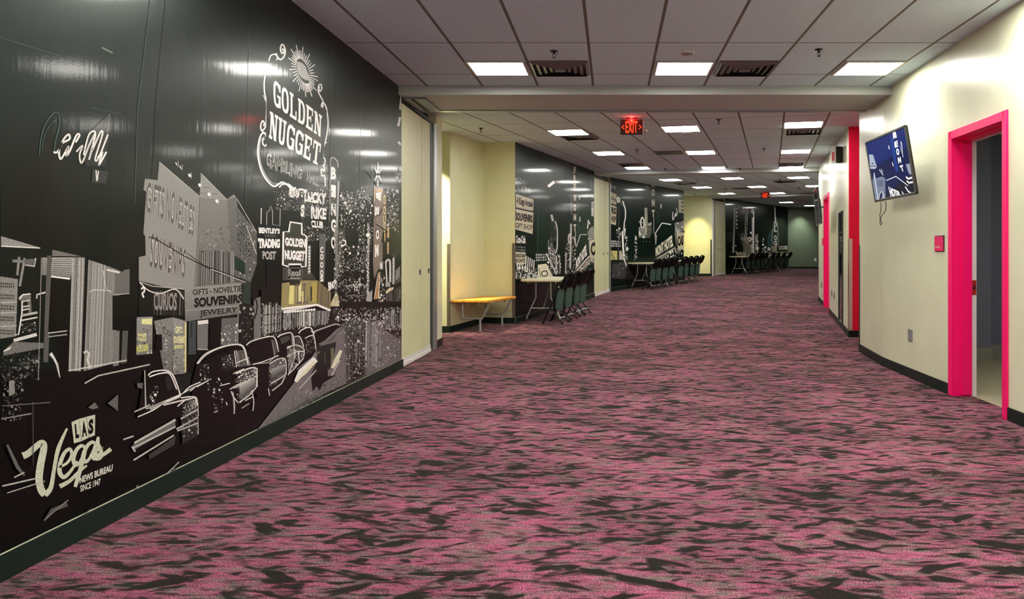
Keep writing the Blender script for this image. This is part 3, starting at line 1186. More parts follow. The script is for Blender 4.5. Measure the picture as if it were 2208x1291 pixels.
    frame([(700, 1060), (715, 1080), (712, 1130), (695, 1145), (690, 1100), (702, 1095), (718, 1150), (722, 1225)], 2.6)
    # scrolls at the foot of the sign
    M.line([(270, 150), (330, 190), (375, 240), (370, 300), (335, 310), (330, 270), (350, 260)], 4.2, 222, ZI, smooth=6)
    M.line([(320, 290), (325, 370), (370, 405), (400, 380), (400, 270), (420, 230), (445, 290), (440, 400)], 4, 222, ZI, smooth=6)
    M.line([(440, 400), (480, 400), (490, 330), (470, 310), (520, 260), (590, 275), (630, 330), (640, 260)], 4.4, 225, ZI, smooth=6)
    M.line([(50, 160), (110, 150), (160, 110)], 3.2, 215, ZI)
    M.line([(110, 220), (160, 160), (240, 155)], 3.0, 215, ZI)
    # nugget and rays
    M.poly([(500, 262), (520, 262), (548, 275), (570, 300), (585, 345), (602, 375), (602, 410), (575, 405), (545, 390), (520, 360), (505, 320)], 150, ZD)
    M.up()
    M.sparks([(505, 270), (570, 300), (598, 400), (530, 360)], 60, 2, 150, ZD, 21, 45)
    cxr, cyr = 550, 335
    rr = random.Random(4)
    for k in range(40):
        a = 2 * pi * k / 40 + 0.05
        lng = 1.0 if k % 3 == 0 else 0.62
        dxx, dyy = math.cos(a), math.sin(a)
        st = (cxr + dxx * 52 + dyy * 8, cyr + dyy * 88 + dxx * 40)
        en = (cxr + dxx * (52 + 62 * lng) + dyy * 8, cyr + dyy * (88 + 105 * lng) + dxx * (40 + 25 * lng))
        M.line([st, en], 1.8, rr.uniform(185, 225), ZD)
    # sign letters
    M.poly([(268, 350), (735, 640), (700, 1090), (262, 900)], (26, 32, 30), ZD)
    M.up()
    M.poly([(282, 640), (700, 850), (690, 905), (282, 700)], (66, 58, 56), ZD)
    M.up()
    M.slabtext('GOLDEN', [(318, 395), (694, 680), (688, 848), (322, 598)], 236, ZD)
    M.slabtext('NUGGET', [(296, 645), (690, 900), (672, 1068), (286, 850)], 236, ZD)
    for s, q in (('GAMBLING', [(265, 945), (545, 1085), (540, 1185), (258, 1075)]), ('HALL', [(575, 1105), (674, 1155), (670, 1235), (572, 1190)])):
        M.text(s, q, 165, ZD, 0.05)
        M.up()
        M.text(s, q, (30, 38, 34), ZD, 0.0)
        M.up()
    # ---- lucky strike club
    M.poly([(610, 400), (700, 400), (712, 900), (690, 1050), (560, 1050), (520, 620)], (52, 54, 50), ZI)
    M.up()
    M.text('LUCKY', [(612, 300), (1050, 330), (1040, 565), (606, 500)], 215, ZI, 0.06)
    M.line([(690, 390), (760, 500), (860, 510)], 4, 225, ZI, smooth=5)
    M.text('S', [(535, 560), (618, 560), (600, 815), (530, 800)], 222, ZI, 0.06)
    M.text('RIKE', [(735, 590), (1045, 640), (1040, 860), (740, 840)], 222, ZI, 0.05)
    M.text('CLUB', [(735, 870), (980, 900), (978, 1040), (745, 1015)], 215, ZI, 0.05)
    M.poly([(700, 510), (720, 640), (755, 990), (580, 980), (600, 880), (655, 560)], (24, 36, 32), ZI)
    # bingo strip
    M.poly([(1120, -340), (1240, -340), (1250, 1290), (1115, 1290)], (50, 52, 48), ZI)
    M.up()
    M.line([(1120, -200), (1125, -330), (1180, -370), (1260, -300), (1275, -180)], 2.5, 150, ZI, smooth=5)
    M.vtext('BINGO', 1185, (-60, 295, 660, 975, 1320), 95, 245, 225, ZI, 0.05, skew=8)
    M.line([(1285, 100), (1245, 1290)], 4.2, 150, ZI)
    M.line([(1125, -200), (1100, 900)], 1.2, 130, ZI)
    # ---- trading post sign on pole
    M.base(4)
    M.poly([(212, 430), (240, 412), (400, 440), (430, 445), (425, 745), (215, 745)], (10, 14, 13), ZF)
    M.line([(253, 275), (250, 415)], 2, 190, ZF)
    M.line([(300, 425), (302, 310), (325, 300), (335, 255), (350, 300), (352, 420), (415, 430), (418, 280)], 1.4, 165, ZF)
    M.up()
    M.text("BENTLEY'S", [(232, 442), (416, 455), (414, 500), (232, 495)], 222, ZF, 0.05)
    M.text('WESTERN', [(280, 508), (385, 508), (385, 528), (280, 528)], 90, ZF, 0.02)
    M.slabtext('T', [(222, 540), (260, 540), (260, 625), (230, 625)], 228, ZF)
    M.text('TRADING', [(228, 540), (416, 545), (414, 625), (232, 625)], 228, ZF, 0.06)
    M.text('POST', [(262, 650), (382, 652), (378, 728), (264, 722)], 150, ZF, 0.04)
    M.poly([(298, 745), (345, 745), (340, 970), (296, 970)], 5, ZF)
    M.poly([(235, 965), (385, 955), (378, 1090), (240, 1100)], 7, ZF)
    # ---- small nugget sign on the roof
    sg = [(445, 482), (492, 482), (505, 397), (604, 412), (606, 500), (648, 520), (640, 785), (600, 785), (598, 765), (492, 765), (490, 785), (440, 770)]
    M.poly(sg, (62, 62, 58), ZF)
    M.up()
    M.line(sg, 3.8, 232, ZF, closed=True)
    M.up()
    M.text('GOLDEN', [(458, 530), (640, 545), (636, 622), (462, 605)], 232, ZF, 0.06)
    M.text('NUGGET', [(455, 640), (634, 650), (628, 738), (458, 722)], 232, ZF, 0.06)
    M.poly([(436, 790), (660, 790), (730, 900), (435, 905)], (66, 66, 62), ZF)
    M.line([(672, 600), (668, 850)], 6, 120, ZF)
    for k in range(9): M.line([(664, 625 + k * 26), (678, 612 + k * 26)], 2.6, 225, ZF)
    M.up()
    M.poly([(490, 797), (605, 797), (612, 830), (605, 895), (480, 895), (474, 840)], (14, 22, 20), ZF)
    M.line([(490, 797), (605, 797), (612, 830), (605, 895), (480, 895), (474, 840)], 1.0, 120, ZF, closed=True)
    M.up()
    M.text('Rexall', [(488, 805), (600, 812), (596, 868), (486, 872)], 140, ZF, 0.03)
    M.line([(500, 886), (595, 884)], 2.4, 135, ZF)
    # ---- gambling hall front
    M.poly([(430, 930), (600, 905), (745, 905), (735, 1110), (570, 1130), (425, 1165)], (150, 138, 96), ZF)
    M.up()
    M.poly([(500, 950), (540, 945), (535, 1110), (490, 1110)], (222, 212, 140), ZF)
    M.poly([(560, 940), (600, 930), (600, 1100), (560, 1110)], (226, 220, 160), ZF)
    M.poly([(605, 1000), (630, 1000), (630, 1100), (605, 1100)], (215, 205, 140), ZF)
    M.poly([(690, 925), (740, 915), (735, 1090), (690, 1100)], (176, 158, 88), ZF)
    M.poly([(497, 900), (590, 900), (588, 948), (500, 948)], (44, 48, 40), ZF)
    M.up()
    M.slabtext('HALL', [(440, 955), (665, 925), (665, 1105), (440, 1120)], (112, 104, 92), ZF)
    M.poly([(680, 960), (694, 960), (692, 1085), (680, 1085)], (48, 54, 50), ZF)
    M.poly([(748, 908), (860, 1010), (855, 1160), (738, 1110)], (132, 118, 78), ZF)
    M.stripes([(748, 915), (855, 1015), (850, 1150), (740, 1105)], 10, 60, 110, ZF, 31, 0.4)
    M.line([(430, 1175), (590, 1150), (735, 1118), (858, 1170)], 3.4, 232, ZF)
    M.poly([(855, 1110), (905, 1000), (930, 1060), (930, 1130), (860, 1130)], (205, 195, 160), ZF)
    M.up()
    M.text('BINGO', [(832, 920), (912, 905), (908, 960), (838, 1000)], 225, ZF, 0.05)
    # crowd and columns below the marquee
    M.poly([(420, 1180), (860, 1165), (900, 1290), (420, 1290)], 34, ZF)
    M.poly([(430, 270), (1000, 250), (850, 380), (560, 440), (240, 560), (60, 560), (60, 200), (240, 230)], 30, ZH)
    M.up()
    M.stripes([(250, 200), (400, 200), (390, 440), (240, 470)], 16, 40, 165, ZH, 33, 0.55, 0.1)
    M.stripes([(420, 270), (800, 260), (780, 370), (410, 430)], 44, 30, 170, ZH, 34, 0.5, 0.15)
    M.sparks([(420, 280), (800, 270), (780, 380), (420, 430)], 260, 5, 120, ZH, 35, 90)
    M.sparks([(60, 200), (400, 190), (400, 460), (60, 520)], 240, 5, 90, ZH, 36, 80)
    M.line([(415, 250), (690, 218), (800, 265)], 3.6, 225, ZH)
    for k in range(12): M.line([(425 + k * 22, 270 - k * 2), (432 + k * 22, 285 - k * 2)], 5, 230, ZH)

    # ---- right part of the street: towers of signs, trees
    M.poly([(690, 130), (1220, 130), (1220, 1290), (690, 1290)], (12, 22, 18), ZK)
    M.up()
    M.sparks([(0, 560), (560, 520), (560, 1290), (0, 1290)], 1240, 5.1, 90, ZK, 41, 70)
    M.sparks([(0, 300), (560, 330), (560, 700), (100, 800)], 240, 4.1, 140, ZK, 42, 80)
    M.sparks([(440, 0), (680, 0), (640, 420), (400, 420)], 240, 4.1, 120, ZK, 43, 80)
    M.sparks([(100, 560), (680, 700), (600, 1290), (100, 1200)], 300, 4.8, 150, ZJ, 44, 70)
    M.sparks([(120, 700), (500, 500), (680, 760), (200, 980)], 280, 4.8, 150, ZJ, 45, 70)
    M.sparks([(920, 540), (1130, 560), (1110, 1290), (930, 1200)], 340, 4.8, 150, ZJ, 46, 70)
    M.sparks([(360, 130), (620, 120), (600, 300), (380, 290)], 460, 2.7, 130, ZF, 47, 80)
    M.sparks([(500, 100), (900, 120), (900, 330), (600, 350)], 400, 2.7, 130, ZF, 48, 80)
    M.sparks([(610, 450), (850, 430), (850, 560), (640, 560)], 300, 2.7, 130, ZF, 49, 80)
    # left neon cluster beside the bingo strip
    M.poly([(30, 0), (180, 40), (190, 240), (120, 330), (130, 600), (20, 600)], 62, ZK)
    M.sparks([(0, 0), (180, 0), (150, 600), (0, 1290)], 260, 6.5, 140, ZK, 50, 90)
    M.line([(110, 310), (150, 320), (200, 290), (190, 230), (140, 220)], 3, 215, ZK)
    M.line([(35, 0), (40, 900)], 5, 110, ZK)
    # small vertical signs
    for x0, ys in ((770, (640, 700, 770, 840, 890)),):
        M.poly([(755, 500), (815, 500), (800, 920), (755, 920)], 84, ZF)
        M.up()
        M.vtext('COOOS', 778, ys, 28, 52, 215, ZF, 0.04)
    # thin lit mast
    M.poly([(575, -70), (600, -90), (615, 0), (600, 1290), (562, 1290)], 116, ZK)
    M.up()
    M.sparks([(570, -60), (610, -60), (600, 1290), (566, 1290)], 150, 6, 205, ZK, 52, 45)
    # tall hotel sign
    M.poly([(692, 490), (845, 530), (850, 1290), (682, 1290)], (142, 126, 118), ZJ)
    M.poly([(682, 0), (850, 0), (840, 560), (690, 900), (672, 620)], (138, 122, 114), ZK)
    M.up()
    M.poly([(735, 545), (842, 545), (842, 600), (735, 590)], (198, 168, 122), ZJ)
    M.poly([(690, 490), (712, 500), (712, 760), (686, 800)], (204, 180, 138), ZJ)
    for k in range(24): M.line([(716, 510 + k * 33), (716, 524 + k * 33)], 1.8, 14, ZJ)
    M.up()
    M.text('E', [(725, 610), (820, 600), (815, 760), (730, 700)], 236, ZJ, 0.08)
    M.text('M', [(710, 850), (780, 850), (775, 985), (705, 1030)], 238, ZJ, 0.1)
    M.text('O', [(715, 20), (790, 20), (790, 190), (710, 190)], 60, ZK, 0.1)
    M.up()
    M.text('O', [(725, 40), (780, 40), (780, 210), (722, 210)], 230, ZK, 0.05)
    M.text('N', [(708, 300), (772, 300), (768, 490), (706, 520)], 238, ZK, 0.1)
    M.text('T', [(790, 310), (825, 320), (825, 460), (785, 460)], 88, ZK, 0.06)
    # starburst on top
    for a, b in (((757, 75), (755, 240)), ((690, 160), (745, 270)), ((820, 200), (765, 270)), ((695, 400), (745, 310)), ((820, 410), (768, 310)), ((755, 400), (752, 500))):
        M.line([a, b], [1.2, 4.2], 205, ZJ)
    # companion sign with round letters
    M.poly([(850, 570), (880, 590), (912, 680), (915, 1290), (850, 1290)], (120, 106, 96), ZJ)
    M.up()
    M.vtext('SOUV', 872, (730, 915, 1080, 1230), 44, 150, (232, 215, 165), ZJ, 0.06)
    M.up()
    M.vtext('SOUV', 872, (730, 915, 1080, 1230), 22, 90, 30, ZJ, 0.0)
    M.poly([(870, 100), (890, 100), (885, 260), (868, 250)], (222, 190, 130), ZK)
    M.line([(938, 0), (935, 180)], 4, (222, 190, 140), ZK)
    M.line([(935, 260), (932, 460)], 4, (200, 170, 130), ZK)
    for k in range(60): M.line([(845, 20 + k * 12), (845, 26 + k * 12)], 1.6, 12, ZK)
    M.poly([(845, 80), (880, 270), (815, 265)], (8, 26, 18), ZK)
    M.poly([(1000, 190), (1040, 190), (1035, 330), (1005, 330)], (8, 26, 18), ZK)
    M.text('HO', [(1070, 250), (1160, 265), (1158, 430), (1066, 425)], 170, ZJ, 0.0)
    M.line([(1130, 160), (1130, 230)], 1.5, 140, ZJ)
    # lower right: arches, candy pole, awnings
    M.line([(895, 640), (900, 590), (940, 565), (968, 620), (970, 950)], 4, 195, ZK, smooth=5)
    M.line([(895, 640), (915, 950)], 3, 190, ZK)
    for k in range(5): M.line([(890, 960 + k * 16), (970, 960 + k * 16)], 1.6, 170, ZK)
    M.line([(1035, 450), (1018, 1010)], 6, 60, ZK)
    for k in range(12): M.line([(1012, 560 + k * 38), (1045, 535 + k * 38)], 2.8, 205, ZK)
    M.poly([(785, 600), (850, 590), (845, 730), (785, 730)], 150, ZK)
    M.up()
    M.vtext('111', 812, (640, 670, 700), 40, 22, 230, ZK, 0.1)
    M.poly([(760, 790), (790, 780), (770, 1240), (690, 1250)], (186, 140, 92), ZK)
    M.line([(790, 780), (770, 1240)], 2.4, (232, 220, 190), ZK)
    M.line([(760, 800), (690, 1250)], 1.6, 170, ZK)
    M.sparks([(780, 780), (870, 780), (870, 1290), (770, 1290)], 170, 7, 140, ZK, 55, 90)
    M.poly([(890, 1110), (960, 1050), (1040, 1040), (1020, 1080), (900, 1160)], (222, 212, 180), ZK)
    M.poly([(1065, 750), (1140, 670), (1140, 850), (1060, 930)], 120, ZK)
    M.poly([(1050, 940), (1150, 850), (1150, 950), (1040, 1010)], 62, ZK)
    M.poly([(900, 1170), (1150, 1000), (1150, 1290), (900, 1290)], 52, ZK)
    M.up()
    M.stripes([(900, 1170), (1150, 1020), (1150, 1290), (900, 1290)], 20, 40, 150, ZK, 56, 0.5, 0.2)
    M.poly([(560, 1200), (660, 1080), (650, 1290), (560, 1290)], 150, ZK)
    for k in range(7):
        M.line([(200 + k * 50, 1000 + (k % 2) * 30), (230 + k * 50, 1040 - (k % 3) * 25), (250 + k * 50, 1000)], 3.2, 130, ZK, smooth=4)
    M.sparks([(320, 930), (450, 930), (430, 1110), (340, 1110)], 60, 7, 190, ZK, 57, 40)
    M.line([(200, 1200), (300, 1180), (400, 1200), (520, 1180)], 2, 110, ZK)
    # wires of lights over the street
    M.line([(540, 230), (620, 300), (760, 510), (830, 420)], 1.6, 8, ZJ)
    M.line([(690, 1020), (780, 1000), (830, 880)], 2.2, 8, ZJ)
    M.line([(720, 1150), (930, 1290)], 2.2, 8, ZJ)

    # ---- wet road and reflections
    M.up()
    M.poly([(900, 370), (1380, 330), (1380, 665), (1010, 830), (600, 1000), (160, 1290), (560, 780), (700, 560)], (116, 110, 113), ZH)
    M.up()
    M.poly([(920, 330), (1110, 330), (1090, 800), (1000, 835), (930, 880)], (62, 66, 64), ZH)
    M.poly([(1240, 420), (1380, 420), (1380, 500)], 12, ZH)
    M.poly([(980, 470), (1080, 440), (1080, 780), (960, 850)], 20, ZH)
    M.up()
    M.stripes([(910, 330), (1120, 330), (1090, 800), (920, 880)], 24, 30, 150, ZH, 61, 0.4, 0.4)
    M.stripes([(1090, 330), (1230, 360), (1220, 720), (1080, 790)], 22, 60, 170, ZH, 62, 0.6, 0.2)
    M.sparks([(900, 330), (1380, 320), (1380, 640), (940, 850)], 420, 5, 120, ZH, 63, 60)
    M.sparks([(900, 300), (1380, 260), (1380, 400), (900, 400)], 260, 6, 120, ZH, 64, 90)
    M.sparks([(1240, 240), (1380, 230), (1380, 420), (1240, 420)], 140, 6, 120, ZH, 65, 90)
    M.sparks([(560, 900), (900, 760), (860, 900), (200, 1270)], 520, 3.5, 88, ZH, 66, 55)
    for k in range(26):
        x = 190 + k * 27
        M.line([(x, 1260 - k * 15), (x + 60, 1215 - k * 15), (x + 150, 1130 - k * 15)], 0.9, 120 if k % 2 else 52, ZH)
    # blurred car rushing past with its lamp trails
    M.poly([(690, 560), (850, 520), (830, 640), (700, 690)], (34, 38, 36), ZH)
    M.poly([(640, 800), (700, 720), (780, 690), (780, 800), (850, 790), (740, 860), (710, 920), (690, 880), (655, 930)], 12, ZH)
    M.poly([(690, 600), (810, 570), (800, 740), (720, 770), (640, 790), (690, 680)], (30, 34, 32), ZH)
    M.up()
    M.line([(515, 845), (560, 770), (680, 660)], [7, 15, 13], 205, ZH)
    M.line([(520, 840), (600, 760), (675, 680)], [3, 8, 5], (232, 226, 196), ZH)
    M.line([(545, 905), (685, 750)], 2.8, 150, ZH)
    M.line([(525, 745), (715, 600)], 1.6, 130, ZH)
    M.line([(815, 735), (850, 670), (888, 590)], [6, 10, 6], (226, 222, 196), ZH)
    M.line([(810, 795), (878, 670)], 2.4, 165, ZH)
    M.poly([(802, 572), (828, 568), (832, 660), (806, 672)], (112, 116, 96), ZH)
    M.line([(755, 600), (757, 700)], 1.5, 80, ZH)
    for k in range(14): M.line([(700 + k * 8, 600 - k * 2 - 60), (900 + k * 3, 440 - k * 6)], 1, 120 - k * 4, ZH)
    # ---- parked cars, from the far end to the near end
    def car(roof, body, fr, hl=150):
        M.up()
        M.poly(body, 9, fr)
        M.up()
        M.line(roof, 2.6, hl, fr, smooth=4)
    car([(540, 450), (560, 425), (620, 400), (650, 420), (665, 480)], [(535, 460), (560, 420), (640, 400), (680, 470), (680, 600), (590, 640), (560, 560)], ZH)
    M.line([(660, 440), (720, 415), (840, 375), (880, 385)], 3, 150, ZH, smooth=3)
    M.poly([(690, 470), (860, 385), (900, 390), (760, 460)], 12, ZH)
    M.sparks([(590, 490), (680, 460), (680, 590), (600, 620)], 70, 4, 120, ZH, 71, 70)
    car([(365, 480), (400, 460), (470, 445), (495, 480), (500, 530)], [(360, 480), (470, 445), (520, 470), (585, 560), (580, 660), (520, 720), (470, 800), (380, 700)], ZH)
    M.poly([(505, 475), (545, 475), (580, 560), (580, 660), (530, 700)], 56, ZH)
    M.sparks([(450, 540), (580, 560), (580, 660), (460, 780)], 150, 4.5, 120, ZH, 72, 80)
    M.line([(445, 560), (500, 550), (510, 640), (460, 780)], 2.4, 170, ZH)
    car([(110, 545), (160, 510), (310, 475), (355, 510), (370, 590)], [(110, 545), (320, 475), (375, 520), (430, 680), (430, 780), (400, 900), (320, 960), (200, 980), (120, 720)], ZH)
    M.line([(320, 500), (345, 640), (290, 690), (160, 700)], 2.2, 150, ZH)
    M.poly([(300, 690), (420, 650), (435, 790), (310, 880)], 66, ZH)
    M.sparks([(290, 680), (430, 640), (435, 800), (300, 900)], 170, 4.5, 130, ZH, 73, 80)
    M.line([(320, 920), (400, 860), (430, 800)], 2.6, 165, ZH)
    car([(690, 850), (760, 770), (900, 710), (1030, 690), (1085, 730), (1110, 850)], [(690, 850), (1040, 690), (1125, 790), (1185, 890), (1185, 1040), (1150, 1170), (990, 1290), (700, 1290), (640, 1050)], ZG, 170)
    M.line([(1015, 740), (1030, 870), (1130, 860), (1080, 745)], 2.0, 165, ZG)
    M.poly([(1025, 750), (1080, 750), (1100, 850), (1035, 865)], 60, ZG)
    M.line([(1010, 925), (1140, 885), (1185, 890), (1180, 1040), (1040, 1170)], 2.6, 165, ZG)
    M.poly([(1030, 1030), (1170, 960), (1175, 1050), (1040, 1170)], 52, ZG)
    M.sparks([(1000, 930), (1180, 890), (1180, 1060), (1030, 1160)], 200, 4.5, 130, ZG, 74, 80)
    M.line([(990, 1050), (1120, 995), (1150, 1010), (1140, 1090)], 2.6, 170, ZG)
    M.line([(985, 1090), (1000, 1260)], 2.2, 120, ZG)
    M.line([(1060, 1215), (1120, 1175)], 1.8, 170, ZG)
    M.sparks([(760, 980), (900, 960), (900, 1250), (840, 1260)], 40, 5, 150, ZG, 75, 60)
    car([(290, 945), (330, 915), (430, 905), (490, 940), (530, 1030), (555, 1110)], [(260, 920), (430, 905), (560, 1110), (690, 1130), (700, 1290), (200, 1290)], ZG, 190)
    M.line([(298, 955), (400, 925), (470, 935), (525, 1060)], 1.5, 150, ZG, smooth=4)
    M.line([(262, 905), (268, 1210)], 1.8, 150, ZG)
    M.line([(275, 1220), (440, 1150), (560, 1100), (650, 1050), (760, 1000)], 2.2, 170, ZG)
    # chrome, glass and grilles of the parked cars
    M.up()
    def glass(pts, t, fr): M.poly(pts, t, fr)
    def shine(lst, fr, t=205, wd=1.8):
        for p in lst: M.line(p, wd, t, fr, smooth=4 if len(p) > 2 else 0)
    glass([(890, 800), (960, 765), (1000, 770), (1000, 880), (930, 915), (890, 890)], 34, ZG)
    glass([(1020, 745), (1085, 735), (1115, 860), (1040, 880)], 74, ZG)
    M.stripes([(1025, 750), (1085, 740), (1112, 855), (1040, 875)], 7, 30, 170, ZG, 91, 0.5, 0.2)
    M.sparks([(895, 800), (1000, 770), (1000, 880), (895, 905)], 70, 3.5, 120, ZG, 92, 80)
    M.sparks([(720, 870), (790, 840), (790, 960), (720, 990)], 40, 4, 90, ZG, 93, 60)
    shine([[(700, 850), (770, 775), (900, 715), (1030, 695), (1080, 735), (1112, 860)], [(1000, 745), (1015, 880)], [(1012, 935), (1080, 900), (1150, 880), (1185, 890)],
           [(960, 1060), (1030, 1020), (1110, 990), (1180, 950)], [(970, 1075), (990, 1120), (1030, 1170)], [(1040, 1165), (1120, 1110), (1180, 1040)], [(1185, 890), (1186, 1040)],
           [(880, 1030), (960, 1010)], [(690, 1040), (780, 990)], [(635, 1075), (690, 1030)]], ZG)
    M.grade([(1040, 1035), (1170, 965), (1172, 1040), (1048, 1150)], 150, 60, ZG, 5)
    shine([[(1145, 1090), (1158, 1160), (1150, 1235)], [(985, 1080), (1000, 1180), (995, 1260)], [(830, 1250), (860, 1235)], [(930, 1165), (940, 1190)]], ZG, 170, 2.2)
    M.sparks([(1030, 940), (1180, 900), (1182, 960), (1040, 1020)], 120, 4, 170, ZG, 94, 70)
    glass([(300, 955), (400, 925), (470, 935), (530, 1080), (420, 1150), (280, 1210)], 10, ZG)
    M.sparks([(300, 1060), (380, 1020), (350, 1180), (290, 1200)], 26, 4, 190, ZG, 95, 50)
    glass([(430, 960), (465, 945), (500, 1040), (450, 1080)], 38, ZG)
    shine([[(290, 945), (330, 915), (430, 903), (492, 940), (530, 1030), (556, 1112)], [(300, 958), (400, 928), (470, 938), (524, 1060)], [(560, 1130), (640, 1120), (690, 1140), (700, 1280)],
           [(530, 1200), (610, 1140), (690, 1130)], [(205, 1285), (330, 1230), (440, 1160), (560, 1105)], [(580, 1090), (630, 1040), (720, 1000)]], ZG, 210, 2.2)
    M.sparks([(600, 1150), (695, 1140), (700, 1285), (580, 1285)], 120, 4, 150, ZG, 96, 80)
    M.stripes([(640, 1160), (690, 1150), (700, 1290), (640, 1290)], 6, 60, 150, ZG, 97, 0.5)
    # cars behind, towards the casino
    glass([(140, 560), (300, 500), (310, 560), (300, 640), (160, 690)], 12, ZH)
    glass([(318, 500), (350, 505), (372, 590), (345, 630)], 62, ZH)
    M.stripes([(318, 500), (350, 505), (372, 590), (345, 630)], 5, 40, 160, ZH, 98, 0.5, 0.2)
    shine([[(110, 548), (160, 512), (310, 474), (352, 508), (374, 600)], [(160, 705), (250, 680), (375, 630)], [(300, 700), (370, 660), (430, 665), (436, 780)], [(310, 770), (380, 720), (430, 710)],
           [(310, 860), (400, 810), (436, 780)], [(290, 900), (300, 960)], [(100, 1000), (160, 970)], [(0, 780), (90, 740)], [(30, 690), (130, 650)]], ZH)
    M.grade([(315, 740), (425, 700), (430, 760), (315, 840)], 140, 50, ZH, 4)
    glass([(380, 490), (460, 465), (470, 500), (400, 540)], 60, ZH)
    glass([(478, 460), (500, 470), (500, 540), (485, 545)], 130, ZH)
    shine([[(365, 482), (400, 460), (470, 444), (496, 478), (502, 540)], [(440, 575), (510, 545), (580, 575), (580, 640)], [(440, 640), (520, 600), (580, 600)], [(450, 790), (520, 720), (580, 650)],
           [(505, 478), (548, 478), (580, 560)], [(535, 600), (545, 690)]], ZH)
    M.stripes([(445, 580), (500, 560), (505, 700), (455, 780)], 5, 50, 150, ZH, 99, 0.5, 0.2)
    shine([[(540, 450), (560, 425), (620, 400), (650, 420), (668, 490)], [(590, 490), (660, 470), (680, 580)], [(640, 430), (670, 450)]], ZH)
    # shop fronts and columns behind them
    M.stripes([(255, 215), (400, 205), (395, 440), (250, 470)], 11, 90, 190, ZH, 101, 0.55, 0.12)
    M.stripes([(415, 285), (640, 262), (640, 395), (410, 430)], 13, 80, 200, ZH, 102, 0.45, 0.12)
    M.stripes([(640, 262), (790, 262), (780, 372), (640, 395)], 16, 70, 150, ZH, 103, 0.7, 0.05)
    for a, b in (((255, 300), (400, 285)), ((250, 385), (395, 365))): M.line([a, b], 1.4, 20, ZH)
    M.line([(400, 250), (690, 216), (800, 262)], 4.2, 228, ZH)
    M.poly([(230, 90), (360, 80), (350, 190), (232, 200)], 8, ZH)
    M.poly([(170, 170), (225, 150), (230, 480), (170, 500)], 96, ZH)
    M.line([(140, 160), (190, 180), (195, 260), (175, 330)], 3, 20, ZH, smooth=3)
    # distant crowd line where the road meets the buildings
    M.sparks([(820, 250), (1380, 235), (1380, 330), (840, 350)], 520, 4, 130, ZH, 104, 90)
    M.stripes([(1240, 240), (1380, 225), (1380, 410), (1245, 420)], 16, 40, 150, ZH, 105, 0.5, 0.2)
    # near car front, seen between the lettering and the skirting
    M.line([(940, 250), (1090, 215), (1130, 225), (1140, 420)], 3.2, 185, ZC, smooth=4)
    M.poly([(1040, 330), (1140, 250), (1140, 430), (1050, 480)], 40, ZC)
    M.poly([(760, 480), (1005, 340), (1010, 370), (770, 510)], 88, ZC)
    M.poly([(850, 540), (1010, 430), (1005, 480), (860, 565)], 52, ZC)
    M.up()
    for a, b, ww in (((770, 470), (1010, 335), 4.5), ((760, 500), (1010, 375), 3.5), ((755, 490), (775, 520), 4), ((765, 570), (1000, 425), 3.4), ((1040, 330), (1140, 275), 3.5),
                     ((1015, 390), (1140, 320), 3.2), ((1020, 400), (1140, 355), 3.0), ((705, 450), (765, 430), 3.2), ((770, 290), (860, 250), 3), ((860, 275), (1040, 200), 3.2),
                     ((830, 50), (838, 270), 2), ((480, 125), (560, 80), 3), ((560, 80), (860, 15), 3), ((905, 700), (1030, 580), 2), ((0, 720), (200, 675), 3), ((30, 760), (250, 690), 2)):
        M.line([a, b], ww, 160, ZC)
    M.sparks([(1050, 240), (1140, 230), (1140, 420), (1050, 470)], 110, 4.5, 110, ZC, 77, 60)
    M.poly([(500, 265), (540, 235), (560, 265), (530, 275)], 90, ZC)
    M.poly([(615, 240), (675, 190), (675, 285)], 84, ZC)
    M.poly([(785, 125), (820, 120), (815, 155), (790, 150)], 84, ZC)
    M.line([(245, 920), (290, 860), (380, 825)], [2, 8, 9], 72, ZC)
    M.line([(245, 920), (300, 870), (385, 800)], 2, 120, ZC)
    M.line([(930, 690), (1010, 620)], [2, 7], 80, ZC)
    M.line([(445, 905), (520, 855)], 2.2, 140, ZC)
    M.line([(760, 770), (790, 715)], [4, 2], 120, ZC)
    M.line([(30, 480), (90, 610), (130, 660)], [5, 8, 4], 84, ZC)
    M.line([(70, 670), (130, 640)], 3, 150, ZC)
    M.line([(180, 230), (182, 600)], 2, 60, ZC)
    M.sparks([(0, 60), (120, 30), (120, 330), (0, 350)], 160, 5, 90, ZC, 78, 60)
    M.line([(0, 330), (170, 300)], 3, 110, ZC); M.line([(0, 255), (280, 235)], 2, 90, ZC)
    M.poly([(40, 110), (70, 105), (75, 180), (40, 200)], 110, ZC)

    # ---- neon script on the canopy at upper left
    M.base(4)
    M.poly([(690, 715), (700, 705), (690, 840), (665, 1050), (535, 1045), (520, 960), (560, 840)], (44, 42, 44), ZA)
    M.poly([(580, 1072), (682, 1085), (668, 1160), (575, 1155)], (52, 50, 52), ZA)
    M.up()
    M.line([(245, 980), (255, 880), (285, 780), (340, 712), (370, 730), (370, 800), (345, 900), (340, 960)], 2.0, (70, 96, 92), ZA, smooth=5)
    M.line([(262, 950), (275, 860), (320, 780), (350, 760)], 1.6, (60, 80, 78), ZA, smooth=5)
    M.line([(335, 960), (360, 960), (400, 880), (432, 850), (435, 880), (385, 910), (370, 960), (378, 1005), (400, 980), (430, 925), (415, 985), (440, 950), (480, 855), (500, 855), (475, 900)], 4.2, 195, ZA, smooth=5)
    M.line([(480, 960), (520, 920), (500, 980), (515, 1030), (560, 920), (600, 845), (590, 900), (560, 1010)], 3.8, 175, ZA, smooth=5)
    M.line([(525, 980), (560, 850), (600, 840), (575, 960), (630, 840), (645, 850), (600, 1000), (620, 1000), (680, 850)], 3.6, 190, ZA, smooth=5)
    M.line([(615, 1000), (645, 960), (622, 1045), (670, 960)], 3.6, 205, ZA, smooth=5)
